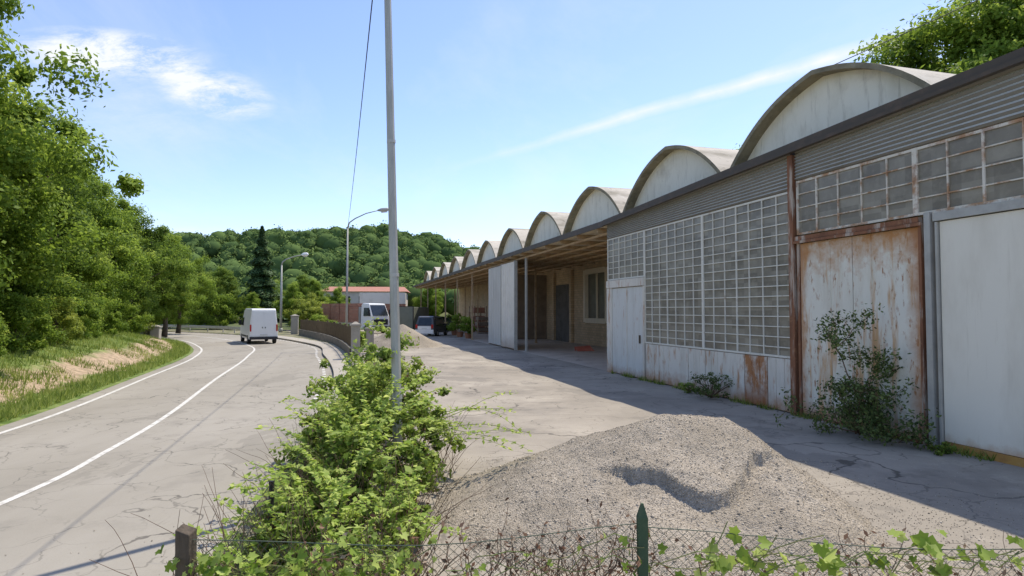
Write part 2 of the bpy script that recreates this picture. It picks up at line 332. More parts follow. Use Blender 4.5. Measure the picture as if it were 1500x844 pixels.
yy=val(nt,'MAXIMUM',sp.outputs[1],.05); gx=val(nt,'DIVIDE',sp.outputs[0],yy); gz=val(nt,'DIVIDE',sp.outputs[2],yy)
cb=nt.nodes.new('ShaderNodeCombineXYZ'); lk(nt,gx,cb.inputs[0]); lk(nt,gz,cb.inputs[1])
zz=val(nt,'ADD',sp.outputs[2],.12)
cb2=nt.nodes.new('ShaderNodeCombineXYZ'); lk(nt,val(nt,'DIVIDE',sp.outputs[0],zz),cb2.inputs[0]); lk(nt,val(nt,'DIVIDE',sp.outputs[1],zz),cb2.inputs[1])
thin=mapr(nt,noise(nt,cb2.outputs[0],.9,9,.62,(1,.45,1),.4),.48,.78,0.0,.42)
def puff(cx,cz,rx,rz,rot):
    ca,sa=math.cos(rot),math.sin(rot)
    dx=val(nt,'SUBTRACT',gx,cx); dz=val(nt,'SUBTRACT',gz,cz)
    u=val(nt,'DIVIDE',val(nt,'ADD',val(nt,'MULTIPLY',dx,ca),val(nt,'MULTIPLY',dz,sa)),rx)
    v=val(nt,'DIVIDE',val(nt,'SUBTRACT',val(nt,'MULTIPLY',dz,ca),val(nt,'MULTIPLY',dx,sa)),rz)
    r2=val(nt,'ADD',val(nt,'MULTIPLY',u,u),val(nt,'MULTIPLY',v,v))
    e=mapr(nt,r2,0,1,1,0)
    n=mapr(nt,noise(nt,cb.outputs[0],8,10,.7,(1,2.8,1),.3),.40,.62)
    return val(nt,'MULTIPLY',e,n)
c1=puff(-.67,.425,.18,.045,-.1); c2=puff(-.49,.36,.11,.045,-.25); c3=puff(-.06,.08,.3,.03,0); c4=puff(-.5,.12,.1,.02,0); c5=puff(-.62,.36,.3,.11,-.1)
line=val(nt,'SUBTRACT',gz,val(nt,'ADD',.262,val(nt,'MULTIPLY',gx,.292)))
line=val(nt,'ADD',line,val(nt,'MULTIPLY',val(nt,'SUBTRACT',noise(nt,cb.outputs[0],5,5),.5),.02))
wd=mapr(nt,gx,-.1,.75,.006,.016)
tr=mapr(nt,val(nt,'DIVIDE',val(nt,'ABSOLUTE',line),wd),0,1.4,1,0)
tr=val(nt,'MULTIPLY',tr,mapr(nt,gx,-.12,.25)); tr=val(nt,'MULTIPLY',tr,mapr(nt,noise(nt,cb.outputs[0],9,6),.3,.6,.4,1))
tot=val(nt,'ADD',thin,val(nt,'ADD',val(nt,'MULTIPLY',c1,1.25),val(nt,'ADD',val(nt,'MULTIPLY',c2,1.0),val(nt,'ADD',val(nt,'MULTIPLY',c3,.5),val(nt,'ADD',val(nt,'MULTIPLY',c4,.6),val(nt,'MULTIPLY',c5,.2))))))
tot=val(nt,'ADD',tot,val(nt,'MULTIPLY',tr,.95),clamp=True)
tot=val(nt,'MULTIPLY',tot,mapr(nt,sp.outputs[2],-.01,.03))
skc=mix(nt,1.0,sky.outputs[0],(1.42,1.38,1.52),'MULTIPLY')
lk(nt,mix(nt,tot,skc,(6.5,6.75,7.0)),bg.inputs[0])

# ------------------------------------------------------------------ ground, road, yard
b=MB(); S=1500; b.poly([(-S,-S,-.03),(S,-S,-.03),(S,S,-.03),(-S,S,-.03)]); b.obj('ground',GROUND,label='grassy earth ground sheet',kind='structure')
Lp=catmull([(-9.3,-20),(-9.4,0),(-9.7,8),(-10.3,12),(-11.3,16),(-13.6,23),(-17,33),(-21.6,42.5),(-30,54),(-45,65),(-75,72)],10)
Cp=catmull([(-6,-20),(-6.1,0),(-6.6,7.9),(-7.2,11),(-8.3,15),(-10.8,22.5),(-14.2,33),(-18.5,43.5),(-28.5,57.5),(-44,69),(-74,76)],10)
Rp=catmull([(-2.6,-20),(-2.8,0),(-3.5,8),(-4.2,11.5),(-5.1,16),(-7.2,24),(-10.5,33.5),(-14.8,44.5),(-26.5,61),(-43,73),(-73,80)],10)
def nrm(P,i):
    t=(P[min(i+1,len(P)-1)]-P[max(i-1,0)]).normalized(); return Vector((t.y,-t.x,0))
def off(P,d,z=0): return [P[i]+nrm(P,i)*d+Vector((0,0,z)) for i in range(len(P))]
b=MB(); b.grid([off(Lp,-.45),Lp,Cp,Rp,off(Rp,.25)]); b.obj('road',ROAD,label='cracked grey asphalt country road curving away',kind='structure')
b=MB(); b.grid([off(Lp,-.06,.005),off(Lp,.06,.005)]); b.grid([off(Cp,-.055,.005),off(Cp,.055,.005)])
Rf=off(Rp,-.1,.005)
for i in range(len(Rf)-1):
    if Rf[i].y<15.5: continue
    seg=(Rf[i+1]-Rf[i]).length; nseg=max(1,round(seg/1.1))
    for k in range(nseg):
        a=Rf[i].lerp(Rf[i+1],k/nseg); c=Rf[i].lerp(Rf[i+1],(k+.5)/nseg); n=nrm(Rf,i)*.06
        b.poly([a-n,a+n,c+n,c-n])
b.obj('road_marking',PAINT,label='worn white painted road lines',kind='structure')
yl=catmull([(-1.9,-20),(-1.9,0),(-2.0,5),(-2.2,10),(-3.0,15),(-4.6,22),(-7.4,30.2),(-10.6,39),(-15,49.5),(-22,64),(-30,80)],10)
b=MB(); b.grid([[p+Vector((0,0,.004)) for p in yl],[Vector((max(p.x+1,40),p.y,.004)) for p in yl]])
b.obj('yard_pavement',YARD,label='bleached cracked asphalt yard surface',kind='structure')
b=MB(); b.grid([off(Rp,.25,0),off(Rp,.25,.06),[r.lerp(y,.5)+Vector((0,0,.09)) for r,y in zip(off(Rp,.25),yl)],[y+Vector((0,0,.02)) for y in yl]])
b.obj('verge',VERGE,label='strip of soil and weeds beside the road',kind='structure')
Ro=Rp[38:82]
def noff(P,d,z): return [P[i]+nrm(P,i)*d+Vector((0,0,z)) for i in range(len(P))]
b=MB(); b.grid([noff(Ro,.25,0),noff(Ro,.25,.12),noff(Ro,.4,.13),noff(Ro,1.5,.13),noff(Ro,1.5,0)])
b.obj('pavement',CONC,label='narrow raised concrete pavement with kerb',kind='structure')

# left embankment
prof=[(-.45,.002),(-1.0,.05),(-1.6,.12),(-2.2,.38),(-2.9,.68),(-4,1.0),(-6,1.3),(-12,1.8),(-26,2.2),(-60,1.6)]
Lb=catmull([(p.x,p.y) for p in Lp[::6]]+[(Lp[-1].x,Lp[-1].y)],12)
rows=[]
for j,(d,z) in enumerate(prof):
    row=[]
    for i,p in enumerate(Lb):
        n=nrm(Lb,i); fade=1.0 if p.y<40 else max(.15,1-(p.y-40)/22)
        dd=d*(1 if d>-7 else (1 if p.y<30 else .5))
        q=p+n*dd; zz=z*fade+(.0 if j<2 else .16*mnoise.noise(Vector((q.x*.7,q.y*.7,3))))
        row.append(Vector((q.x,q.y,max(zz,0.002))))
    rows.append(row)
def bankmat():
    m,nt,b_,co_=base_mat('bank_earth',.95,0,.2)
    at=nt.nodes.new('ShaderNodeAttribute'); at.attribute_name='d'
    n=noise(nt,co_,.8,7,.65); d=val(nt,'ADD',at.outputs['Fac'],val(nt,'MULTIPLY',val(nt,'SUBTRACT',n,.5),2.4))
    f=val(nt,'MULTIPLY',mapr(nt,d,1.5,1.7),mapr(nt,d,2.6,3.1,1,0))
    gr=mix(nt,mapr(nt,noise(nt,co_,2.5,6),.4,.65),(.10,.155,.03),(.25,.29,.09))
    dirt=mix(nt,mapr(nt,noise(nt,co_,4,7),.4,.65),(.50,.37,.25),(.30,.225,.145))
    far=mapr(nt,at.outputs['Fac'],5,8)
    c=mix(nt,f,gr,dirt); c=mix(nt,far,c,(.06,.08,.03))
    lk(nt,c,b_.inputs['Base Color']); bump(nt,b_,noise(nt,co_,9,7,.7),.8,.06); return m
b=MB(); b.grid(rows); o=b.obj('embankment',bankmat(),label='grass and bare earth bank beside the road',kind='structure',smooth=True)
at=o.data.attributes.new('d','FLOAT','POINT'); at.data.foreach_set('value',[-prof[j][0] for j in range(len(prof)) for _ in Lb])
gp=[];gv=[]
R_=random.Random(3)
for _ in range(80000):
    i=R_.randint(8,len(Lb)-14); t=R_.random(); j=R_.choice([0,0,1,1,2,3,3,4,4,5,5,5,6]) ; s=R_.random()
    if Lb[i].y<4: continue
    a=rows[j][i].lerp(rows[j][i+1],t); c=rows[j+1][i].lerp(rows[j+1][i+1],t); q=a.lerp(c,s)
    if j in(2,3) and mnoise.noise(q*.7)<.08: continue
    if j==0 and s<.3: continue
    gp.append(q); gv.append(R_.random()*.6+.35*(mnoise.noise(q*.8)+.4))
ng=len(gp); N=np.random.default_rng(4).normal(size=(ng,3))*.35+np.array([0,0,1])
me=scatter_mesh('grass',BLADE,np.array([tuple(p) for p in gp]),N,rng.uniform(.08,.28,ng),np.clip(np.array(gv),0,1),LGRASS)
mobj('grass',me,label='tufts of dry green grass on the bank',kind='stuff',cat='grass')
gp=[]
for _ in range(12000):
    i=R_.randint(18,78); t=R_.random(); s=R_.random()
    a=Rp[i].lerp(Rp[i+1],t)+nrm(Rp,i)*.3; c=yl[i].lerp(yl[i+1],t); q=a.lerp(c,s); q.z=.04
    if i>38 and s<.6: continue
    if mnoise.noise(q*.9)>-.05: gp.append(q)
ANG=math.radians(90+15.54)
WM=Matrix.Translation((10.96,0,0))@Matrix.Rotation(ANG,4,'Z')
def WL(u,y,z): return WM@Vector((u,y,z))
for _ in range(2600):
    u=R_.uniform(8,25.5); q=WL(u,.07+abs(R_.gauss(0,.09)),.005)
    if mnoise.noise(Vector((u*1.3,4,4)))>-.05: gp.append(q)
ng=len(gp); N=np.random.default_rng(5).normal(size=(ng,3))*.4+np.array([0,0,1])
me=scatter_mesh('weeds',BLADE,np.array([tuple(p) for p in gp]),N,rng.uniform(.06,.22,ng),rng.uniform(0,.9,ng),LGRASS)
mobj('weeds',me,label='low weeds along the road verge',kind='stuff',cat='weeds')

# ------------------------------------------------------------------ hills
def ridge(x):
    pts=[(-420,30),(-250,28),(-150,23),(-110,22.5),(-85,23.5),(-60,26),(-45,25.5),(-30,22.5),(-15,17),(0,11),(30,8),(80,10),(200,20),(420,26)]
    for (a,za),(c,zc) in zip(pts,pts[1:]):
        if a<=x<=c:
            t=(x-a)/(c-a); t=t*t*(3-2*t); return za+(zc-za)*t
    return 25
def hill(x,y):
    t=min(1,max(0,(y-105)/115)); t=t*t*(3-2*t)
    back=1 if y<225 else max(0.3,1-(y-225)/200)
    return ridge(x)*t*back+3.5*t*mnoise.noise(Vector((x*.025,y*.025,1)))-.02
b=MB(); b.grid([[Vector((x,y,hill(x,y))) for x in range(-420,421,12)] for y in range(104,420,8)])
b.obj('hill',GROUND,label='low wooded hill behind the road',kind='structure',smooth=True)
hr=np.random.default_rng(21); cs=[];cr=[];bc=[];br_=[]
while len(bc)<1900:
    y=hr.uniform(108,238); x=hr.uniform(-1.05*y*.62-12,y*.12+22)
    z=hill(x,y); r0=hr.uniform(1.7,3.8); zc=z+r0*.85+hr.uniform(0,2.2); bc.append((x,y,zc)); br_.append(r0)
    for _ in range(4):
        d=hr.normal(size=3); d[2]=abs(d[2])*.8; d/=np.linalg.norm(d); cs.append((x+d[0]*r0*.6,y+d[1]*r0*.6,zc+d[2]*r0*.65)); cr.append(r0*hr.uniform(.3,.62))
for _ in range(250):
    y=hr.uniform(170,240); x=hr.uniform(30,300); z=hill(x,y); cs.append((x,y,z+4)); cr.append(4.2)
cs=np.array(cs); cr=np.array(cr); bc=np.array(bc); br_=np.array(br_)
tb=hr.uniform(0,1,len(bc)); vb=np.concatenate([np.clip(np.repeat(tb,4)*.7+hr.uniform(0,.3,4*len(bc)),0,1),hr.uniform(0,1,250)])
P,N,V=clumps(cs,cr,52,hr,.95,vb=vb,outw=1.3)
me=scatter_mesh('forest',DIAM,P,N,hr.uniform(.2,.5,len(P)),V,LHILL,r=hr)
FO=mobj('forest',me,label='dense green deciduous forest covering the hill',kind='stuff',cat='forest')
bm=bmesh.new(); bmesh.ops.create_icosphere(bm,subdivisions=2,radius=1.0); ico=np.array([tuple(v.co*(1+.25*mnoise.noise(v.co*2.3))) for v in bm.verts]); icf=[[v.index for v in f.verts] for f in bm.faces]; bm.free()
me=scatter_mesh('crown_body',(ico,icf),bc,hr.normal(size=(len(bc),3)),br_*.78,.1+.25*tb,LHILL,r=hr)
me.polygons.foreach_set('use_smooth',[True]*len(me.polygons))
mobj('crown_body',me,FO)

# ------------------------------------------------------------------ trees
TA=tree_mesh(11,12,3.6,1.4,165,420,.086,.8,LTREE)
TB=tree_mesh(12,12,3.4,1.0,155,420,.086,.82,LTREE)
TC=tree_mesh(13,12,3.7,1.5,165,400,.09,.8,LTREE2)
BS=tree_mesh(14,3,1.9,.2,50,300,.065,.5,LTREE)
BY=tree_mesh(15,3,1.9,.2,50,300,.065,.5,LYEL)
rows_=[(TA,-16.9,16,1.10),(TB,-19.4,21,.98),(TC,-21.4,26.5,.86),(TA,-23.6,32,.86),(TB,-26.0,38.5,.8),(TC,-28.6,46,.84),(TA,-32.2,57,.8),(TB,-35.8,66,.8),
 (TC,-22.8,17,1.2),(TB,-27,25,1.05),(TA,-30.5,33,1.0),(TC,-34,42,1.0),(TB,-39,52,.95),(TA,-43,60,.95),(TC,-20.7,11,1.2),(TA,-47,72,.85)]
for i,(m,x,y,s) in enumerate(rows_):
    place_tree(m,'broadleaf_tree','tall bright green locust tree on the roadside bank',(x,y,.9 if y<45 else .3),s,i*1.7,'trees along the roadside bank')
bs=[(-14.9,12.5,.6),(-15.4,15.5,.6),(-16.2,18.5,.6),(-17.6,22,.75),(-19.2,26,.7),(-21.2,30,.75),(-23.2,34.5,.8),(-25.6,40,.8),(-28.9,46.5,.85),(-33.5,55,.95),(-38,62.5,1.0),(-42,70,1.2),(-19,19,1.3),(-22,26,1.3),(-25.5,34,1.3),(-30,44,1.4)]
for i,(x,y,s) in enumerate(bs):
    place_tree(BY if i in(0,1,4,8) else BS,'roadside_bush','leafy green bush at the edge of the bank',(x,y,.85 if y<45 else .3),s,i*2.1,'bushes at the edge of the bank','bush')
mids=[(TC,-40,84,.7,'dark green broadleaf tree behind the road bend'),(TA,-36.5,90,.72,'green broadleaf tree behind the road bend'),(TB,-28.5,80,.52,'rounded green tree by the street lamp'),(BY,-25.5,78,1.5,'rounded yellow green tree behind the boundary wall'),
 (TB,-29.5,92,.6,'rounded light green tree behind the yard wall'),(BY,-23.3,70,1.1,'yellow green bush behind the gate pillar'),(TC,-33.5,98,.68,'green tree beside the distant building'),(TB,-13.8,105,.66,'green tree behind the parked trailer'),(TC,-46,90,.8,'dark green tree at the road bend'),
 (TA,-52,84,.9,'broad green tree at the road bend'),(TB,-33,78,.40,'low green tree behind the guardrail'),(TA,-20,122,.6,'green tree behind the distant building'),(TB,-10,112,.62,'green tree beyond the warehouse yard'),
 (BS,-20.0,63.5,.7,'green bush growing behind the roadside railing'),(BY,-17.9,58,.55,'yellow green bush growing behind the roadside railing'),(BS,-15.6,53,.55,'green bush growing behind the roadside railing'),(BS,-13.3,48.5,.5,'green bush growing behind the roadside railing'),(BY,-11.3,44,.42,'yellow green bush growing behind the roadside railing'),(BS,-9.7,39.5,.4,'green bush growing behind the roadside railing'),
 (BS,-38,79,1.6,'green bush behind the guardrail'),(BS,-46,82,2.0,'green bush behind the guardrail'),(TB,-25.5,90,.5,'light green tree behind the lorry')]
for i,(m,x,y,s,l) in enumerate(mids): place_tree(m,'broadleaf_tree' if m not in(BY,BS) else 'rounded_bush',l,(x,y,0),s,i*1.3,None,'tree' if m not in (BY,BS) else 'bush')
for i,(m,x,y,s) in enumerate([(TA,24.9,32.2,1.62),(TB,28.6,33.5,1.85),(TC,34,33,1.8),(TB,26.5,68,1.75),(TC,24.6,36.5,1.62)]):
    place_tree(m,'broadleaf_tree','green tree rising behind the warehouse roof',(x,y,0),s*1.0,i*2.3,'trees behind the warehouse')
def conifer(h,seed):
    r=np.random.default_rng(seed); P=[];N=[];V=[]
    for i in range(12000):
        t=r.uniform(0.04,1)**.8; rad=(1-t)**.85*h*.27*(.75+.25*math.sin(t*60)); a=r.uniform(0,6.283); q=r.uniform(.2,1)**.5*rad*(1+.2*math.sin(5*a+t*20))
        P.append((math.cos(a)*q,math.sin(a)*q,.06*h+t*h*.94-q*.3)); N.append((math.cos(a)*.5+r.normal()*.5,math.sin(a)*.5+r.normal()*.5,.9)); V.append(min(1,max(0,q/max(rad,.01)*.6+r.uniform(-.1,.4))))
    me=scatter_mesh('crown',DIAM,np.array(P),np.array(N),r.uniform(.12,.3,len(P)),np.array(V),LCON,r=r)
    b=MB(); b.tube([(0,0,-.2),(0,0,h*.97)],[.2,.03],8); return b.mesh('trunk',BARK,True),me
CN=conifer(14,31)
place_tree(CN,'spruce_tree','tall dark green spruce behind the road bend',(-34.3,84,0),1.0,0,None,'tree')
place_tree(CN,'spruce_tree','slim dark spruce among the broadleaf trees',(-28.5,106,0),.6,1,None,'tree')

# ------------------------------------------------------------------ warehouse (local frame: x along the front, +y towards the yard)
WH=thing('warehouse','long industrial warehouse with row of concrete barrel vaults','building',(10.96,0,0),ANG)
def zt(u): return 6.62-(u-10)*.028 if u<26.2 else 6.17
b=MB(); b.box(4,26.2,-18,-.12,5.9,6.0); b.obj('roof_slab',CONC,WH)
b=MB(); b.box(26.2,96,-18,.15,6.0,6.07); b.obj('canopy_roof',UNDER,WH,label='weathered tan sheet canopy roof')
u=27
while u<95:
    onebox('canopy_beam',(u,u+.09,-6.7,.1,5.80,5.997),BEAM,WH); u+=2.3
for y in (-.25,-1.6,-2.9,-4.2,-5.5): onebox('canopy_purlin',(26.3,95.5,y-.03,y+.03,5.70,5.797),BEAM,WH)
onebox('gutter',(26.25,96,.155,.2,5.95,6.2),TRIM,WH)
onebox('bay_floor',(26.3,95.9,-6.79,-.1,-.02,.012),FLOORC,WH,label='pale concrete floor under the canopy')  # concrete floor, added pale to bounce light up into the bay
def corr(name,u0,u1,z0,y=.0,n=9):
    b=MB(); rows=[]
    for k in range(n*2+1):
        f=k/(n*2); yy=y+(.05 if k%2 else 0)
        rows.append([(uu,yy,z0+(zt(uu)-.12-z0)*f) for uu in (u0,(u0+u1)/2,u1)])
    b.grid(rows,0,1); return b.obj(name,[CORR,CORRD],WH,label='horizontally ribbed grey corrugated metal band')
corr('corrugated_cladding',15.44,26.2,5.44,n=10); corr('corrugated_cladding',4,15.26,5.62,.03)
b=MB()
def sl(u0,u1,y0,y1,a,c,m=0): b.hexa([(u0,y0,zt(u0)+a),(u1,y0,zt(u1)+a),(u1,y1,zt(u1)+a),(u0,y1,zt(u0)+a),(u0,y0,zt(u0)+c),(u1,y0,zt(u1)+c),(u1,y1,zt(u1)+c),(u0,y1,zt(u0)+c)],m)
sl(4,26.19,-.3,.22,-.12,.04); sl(4,26.19,.16,.28,-.2,-.125)
b.obj('parapet_cap',TRIM,WH,label='dark brown metal parapet cap and gutter')
b=MB(); b.box(4,26.2,-.2,-.06,0,5.89); b.box(4,4.2,-18,-.2,0,5.89); b.box(4.2,96,-18,-17.8,0,5.89); b.box(26.0,26.2,-17.8,-.21,0,5.89)
b.obj('wall',BRICK,WH)
def window(u0,u1,z0,z1,pw,ph,y=.0,lab=None,hv=4,fm=None):
    wn=part('window',WH,lab)
    g=MB(); g.box(u0,u1,y-.05,y-.015,z0,z1); g.obj('glass',PANE,wn)
    f=MB(); nu=max(1,round((u1-u0)/pw)); nz=max(1,round((z1-z0)/ph))
    for i in range(nu+1):
        uu=u0+(u1-u0)*i/nu; big=i in(0,nu); t=.026 if big else (.022 if i%hv==0 else .013)
        uu=min(max(uu,u0+t),u1-t); f.box(uu-t,uu+t,y-.012,y+(.025 if big else .018),z0,z1)
    for k in range(nz+1):
        z=z0+(z1-z0)*k/nz; t=.026 if k in(0,nz) else .012
        z=min(max(z,z0+t),z1-t); f.box(u0+.001,u1-.001,y-.01,y+.015,z-t,z+t)
    f.obj('frame',fm or FRAME,wn)
    return wn
us=[15.46,19.3,23.0]
for a,c in zip(us,us[1:]): window(a,c,1.33,5.42,.56,.25,lab='large grid of dusty glass panes')
window(23.0,26.18,3.72,5.42,.53,.25)
window(4,8.2,4.3,5.6,.7,.325,.03); window(8.2,12.08,4.3,5.6,.65,.325,.03,fm=FRAMER); window(12.08,15.24,4.3,5.6,.62,.325,.03,lab='pane grid with rust spotted frame',fm=FRAMER)
u=15.46; k=0
while u<22.8:
    u2=min(u+.93,22.98)
    b=MB(); b.box(u+.012,u2-.012,-.05,.03+.006*(k%3),.04,1.31)
    b.box(u+.3,u+.32,.03,.045,.05,1.3); b.box(u2-.32,u2-.3,.03,.045,.05,1.3)
    b.obj('lower_panel',RUSTP if k==1 else PANEL,WH,label='heavily rust stained sheet panel' if k==1 else 'dented pale sheet panel with rust stains')
    onebox('panel_joint',(u2-.012,u2+.012,-.05,.015,.02,1.31),TRIM,WH)
    u=u2; k+=1
d=part('door',WH,'pale grey sheet metal door')
onebox('door_leaf',(23.1,25.7,-.05,.03,.04,3.38),BLUED,d)
b=MB(); b.box(22.99,23.09,-.05,.06,0,3.4); b.box(25.71,26.19,-.05,.06,0,3.4); b.box(22.99,26.19,-.05,.08,3.41,3.7); b.box(24.38,24.42,.031,.045,.06,3.36); b.obj('door_frame',PANEL,d)
onebox('handle',(23.3,23.34,.032,.09,1.3,1.6),TRIM,d)
b=MB(); b.box(15.29,15.42,-.05,.12,0,zt(15.3)-.22); b.box(15.27,15.44,.121,.135,0,zt(15.3)-.22); b.obj('column',RUST,WH,label='weathered rusty steel column with peeling paint')
onebox('lintel',(11.98,15.26,-.05,.12,4.16,4.26),RUST,WH); onebox('lintel_rail',(11.9,15.26,.121,.16,4.09,4.15),RUST,WH)
onebox('lintel',(4,11.7,-.05,.1,4.14,4.29),GSTEEL,WH)
d=part('sliding_door',WH,'tall cream sliding door rusted along its top and edges')
b=MB(); b.box(12.02,13.58,.0,.06,.06,4.08); b.box(13.6,15.12,.0,.06,.06,4.08); b.box(13.1,13.13,.061,.075,.07,4.05); b.box(14.2,14.23,.061,.075,.07,4.05); b.obj('door_leaf',RDOOR,d)
b=MB(); b.box(15.15,15.22,-.05,.08,0,4.15); b.box(11.95,12.01,-.05,.09,0,4.15); b.box(12.01,15.14,-.05,.055,0,.05); b.obj('door_frame',RUST,d)
d=part('sliding_door',WH,'plain cream sliding door in grey frame')
onebox('door_leaf',(4.2,11.6,.0,.05,.15,4.12),WDOOR,d)
b=MB(); b.box(11.74,11.86,-.05,.12,0,4.32); b.box(11.62,11.66,-.05,.1,0,4.12); b.obj('door_frame',GSTEEL,d)
onebox('door_track',(4.2,11.6,-.03,.08,0,.14),TRACK,d)
def vp(s): s=abs(s); return 1-(.30*s+.70*s**2.5)
u0=11.8; pit=7.1
for k in range(11):
    a=u0+k*pit; c=a+pit; zf=6.55-.04*k; zp=8.42-.055*k; th=.10
    vt=part('vaulted_roof',WH,'pointed concrete barrel vault with stained shell' if k==0 else None)
    n=28; out=[];inn=[]
    for i in range(n+1):
        t=i/n; s=2*t-1; z=zf+(zp-zf)*vp(s); x=a+.03+(pit-.06)*t
        out.append((x,z)); inn.append((a+.03+th+(pit-.06-2*th)*t,zf-.08+(zp-zf-th+.06)*vp(s)))
    y0,y1=-.55,-18
    b=MB()
    b.grid([[(x,y0,z) for x,z in out],[(x,y1,z) for x,z in out]])
    b.obj('vault_shell',SHELL,vt,smooth=True)
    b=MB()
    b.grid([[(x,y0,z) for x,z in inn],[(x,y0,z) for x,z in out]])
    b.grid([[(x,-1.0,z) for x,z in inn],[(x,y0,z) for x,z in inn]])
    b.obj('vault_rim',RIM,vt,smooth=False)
    b=MB(); g=[(x,-.9,z) for x,z in inn]
    for i in range(n): b.poly([(g[i][0],-.9,6.0),(g[i+1][0],-.9,6.0),g[i+1],g[i]])
    b.obj('gable',GABLE,vt)
    b=MB()
    for i in range(n): b.poly([(out[i][0],-18,6.0),(out[i+1][0],-18,6.0),(out[i+1][0],-18,out[i+1][1]),(out[i][0],-18,out[i][1])])
    b.obj('rear_gable',GABLE,vt)
onebox('roof_upstand',(26.3,90,-.5,-.3,6.075,6.3),SHELL,WH)
b=MB(); y0,y1=-7.1,-6.8
b.box(26.2,41.4,y0,y1,0,6); b.box(45.0,96,y0,y1,0,6); b.box(41.4,45.0,y0,y1,0,1.9); b.box(41.4,45.0,y0,y1,5.2,6)
b.obj('brick_wall',BRICK,WH,label='beige brick back wall of the open bay')
wn=part('window',WH,'square window with tan surround and dark glass')
onebox('glass',(41.4,45,-7.0,-6.95,1.9,5.2),BAYG,wn)
b=MB(); b.box(41.1,41.45,-7.05,-6.68,1.65,5.45); b.box(44.95,45.3,-7.05,-6.68,1.65,5.45); b.box(41.46,44.94,-7.05,-6.68,1.6,1.95); b.box(41.46,44.94,-7.05,-6.68,5.14,5.5); b.box(43.15,43.22,-6.94,-6.8,1.96,5.13); b.obj('frame',TANF,wn)
b=MB(); b.box(47.9,51.45,-6.79,-6.74,.02,4.6)
for q in range(12): b.box(47.98+q*.29,48.1+q*.29,-6.739,-6.7,.03,4.58)
b.obj('corrugated_door',DCORR,WH,label='dark grey corrugated door in the back wall')
for uu in (38.5,47.5,51.5): onebox('brick_pier',(uu,uu+.35,-6.79,-6.55,0.013,5.65),BRICK,WH)
onebox('cross_wall',(54,54.2,-6.79,-2.6,0.013,5.6),BROWN,WH)
d=part('sheet_screen',WH,'tall whitish sheet screens closing one bay')
b=MB(); b.box(40.1,43.4,-.02,.06,.1,5.6)
for q in range(1,6): b.box(40.1+q*.55-.012,40.1+q*.55+.012,.061,.075,.12,5.58)
b.obj('screen_panel',WHITEW,d)
b=MB(); b.box(43.45,47.6,-.12,-.04,.1,5.6)
for q in range(1,8): b.box(43.45+q*.52-.012,43.45+q*.52+.012,-.039,-.02,.12,5.58)
b.obj('screen_panel',GSHEET,d)
onebox('screen_post',(40,40.08,-.1,.1,0.013,5.65),GSTEEL,d); onebox('screen_post',(43.405,43.445,-.1,.1,0.013,5.65),GSTEEL,d)
for i,(uu,yy_) in enumerate([(u,-.25) for u in (38.6,47.8,54.5,61.5,68.5,75.5,82.5,89.5)]+[(u,-3.8) for u in (47.8,54.5,61.5,68.5,75.5,82.5)]):
    b=MB(); b.box(-.06,.06,-.06,.06,.041,5.69); b.box(-.14,.14,-.14,.14,0,.04); o=b.obj('post',GSTEEL if i==0 else BEAM,WH); o.location=(uu,yy_,0.013)
for i,(uu,y,wx,wy,h) in enumerate([(58,-4.8,2.2,1.4,2.2),(63,-5,3,1.6,2.6),(69,-4.6,2.5,1.8,1.8),(74,-5,3,1.4,3)]):
    t=thing('storage_rack','steel rack of stored goods under the canopy','rack',group='racks under the canopy')
    p=WL(uu,y,.01); t.location=p; t.rotation_euler=(0,0,ANG)
    b=MB()
    for sx in(-1,1):
        for sy in(-1,1): b.box(sx*wx/2-.04,sx*wx/2+.04,sy*wy/2-.04,sy*wy/2+.04,.005,h)
    for q in range(3): b.box(-wx/2,wx/2,-wy/2+.05,wy/2-.05,.2+q*h*.33,.26+q*h*.33)
    b.obj('frame',RUST,t)
    b=MB()
    for q in range(3): b.box(-wx/2+.15,wx/2-.3*q-.1,-wy/2+.15,wy/2-.1,.265+q*h*.33,.2+q*h*.33+h*.22)
    b.obj('stored_goods',REDB if i%2 else BROWN,t)
b=MB(); b.hexa([(-.55,-.45,.01),(.55,-.45,.01),(.55,-.4,.01),(-.55,-.4,.01),(-.45,.35,.24),(.6,.35,.3),(.6,.4,.3),(-.45,.4,.24)]); b.box(-.4,-.36,.3,.45,.0,.2); b.box(.46,.5,.3,.45,.0,.25)
b.obj('red_board',SIGNR,label='faded red board tilted on the bay floor',cat='board',loc=(4.4,38.0,.013),rz=.3)

# ------------------------------------------------------------------ gravel heap
def heaph(x,y):
    dxl=max(2.0-x,0); dxr=max(x-2.95,0); dyf=max(8.35-y,0); dyb=max(y-8.6,0)
    e=math.sqrt((dxl*.36)**2+(dxr*.80)**2+(dyf*.35)**2+(dyb*.62)**2)
    h=1.07-e*.99-.13*max(0,.26-e)
    h=max(h,.2-.2*math.hypot((x-1.0)*.7,(y-5.2)*.9),.16-.12*math.hypot((x-3.4)*.7,(y-5.0)))
    pts=[(.95,7.5),(1.35,7.35),(1.7,7.2),(2.1,6.7),(2.4,6.8),(2.95,7.55),(3.3,7.65)]
    if .95<x<3.3:
        for (a,ya),(c,yc) in zip(pts,pts[1:]):
            if a<=x<=c:
                ys=ya+(yc-ya)*(x-a)/(c-a)+.10*mnoise.noise(Vector((x*3,2,1)))+.05*mnoise.noise(Vector((x*13,2,1)))
                k=min(1,(x-.95)/.4,(3.3-x)/.25); dd=ys-y
                if dd>0: h-=.15*k*min(1,dd/.05)*max(0,1-dd/1.3)
    h+=.045*mnoise.noise(Vector((x*1.6,y*1.6,0)))+.022*mnoise.noise(Vector((x*5,y*5,4)))+.010*mnoise.noise(Vector((x*14,y*14,7)))
    return h
nx,ny=250,250; x0,x1,yA,yB=-2.0,5.2,3.2,10.6
rows=[]
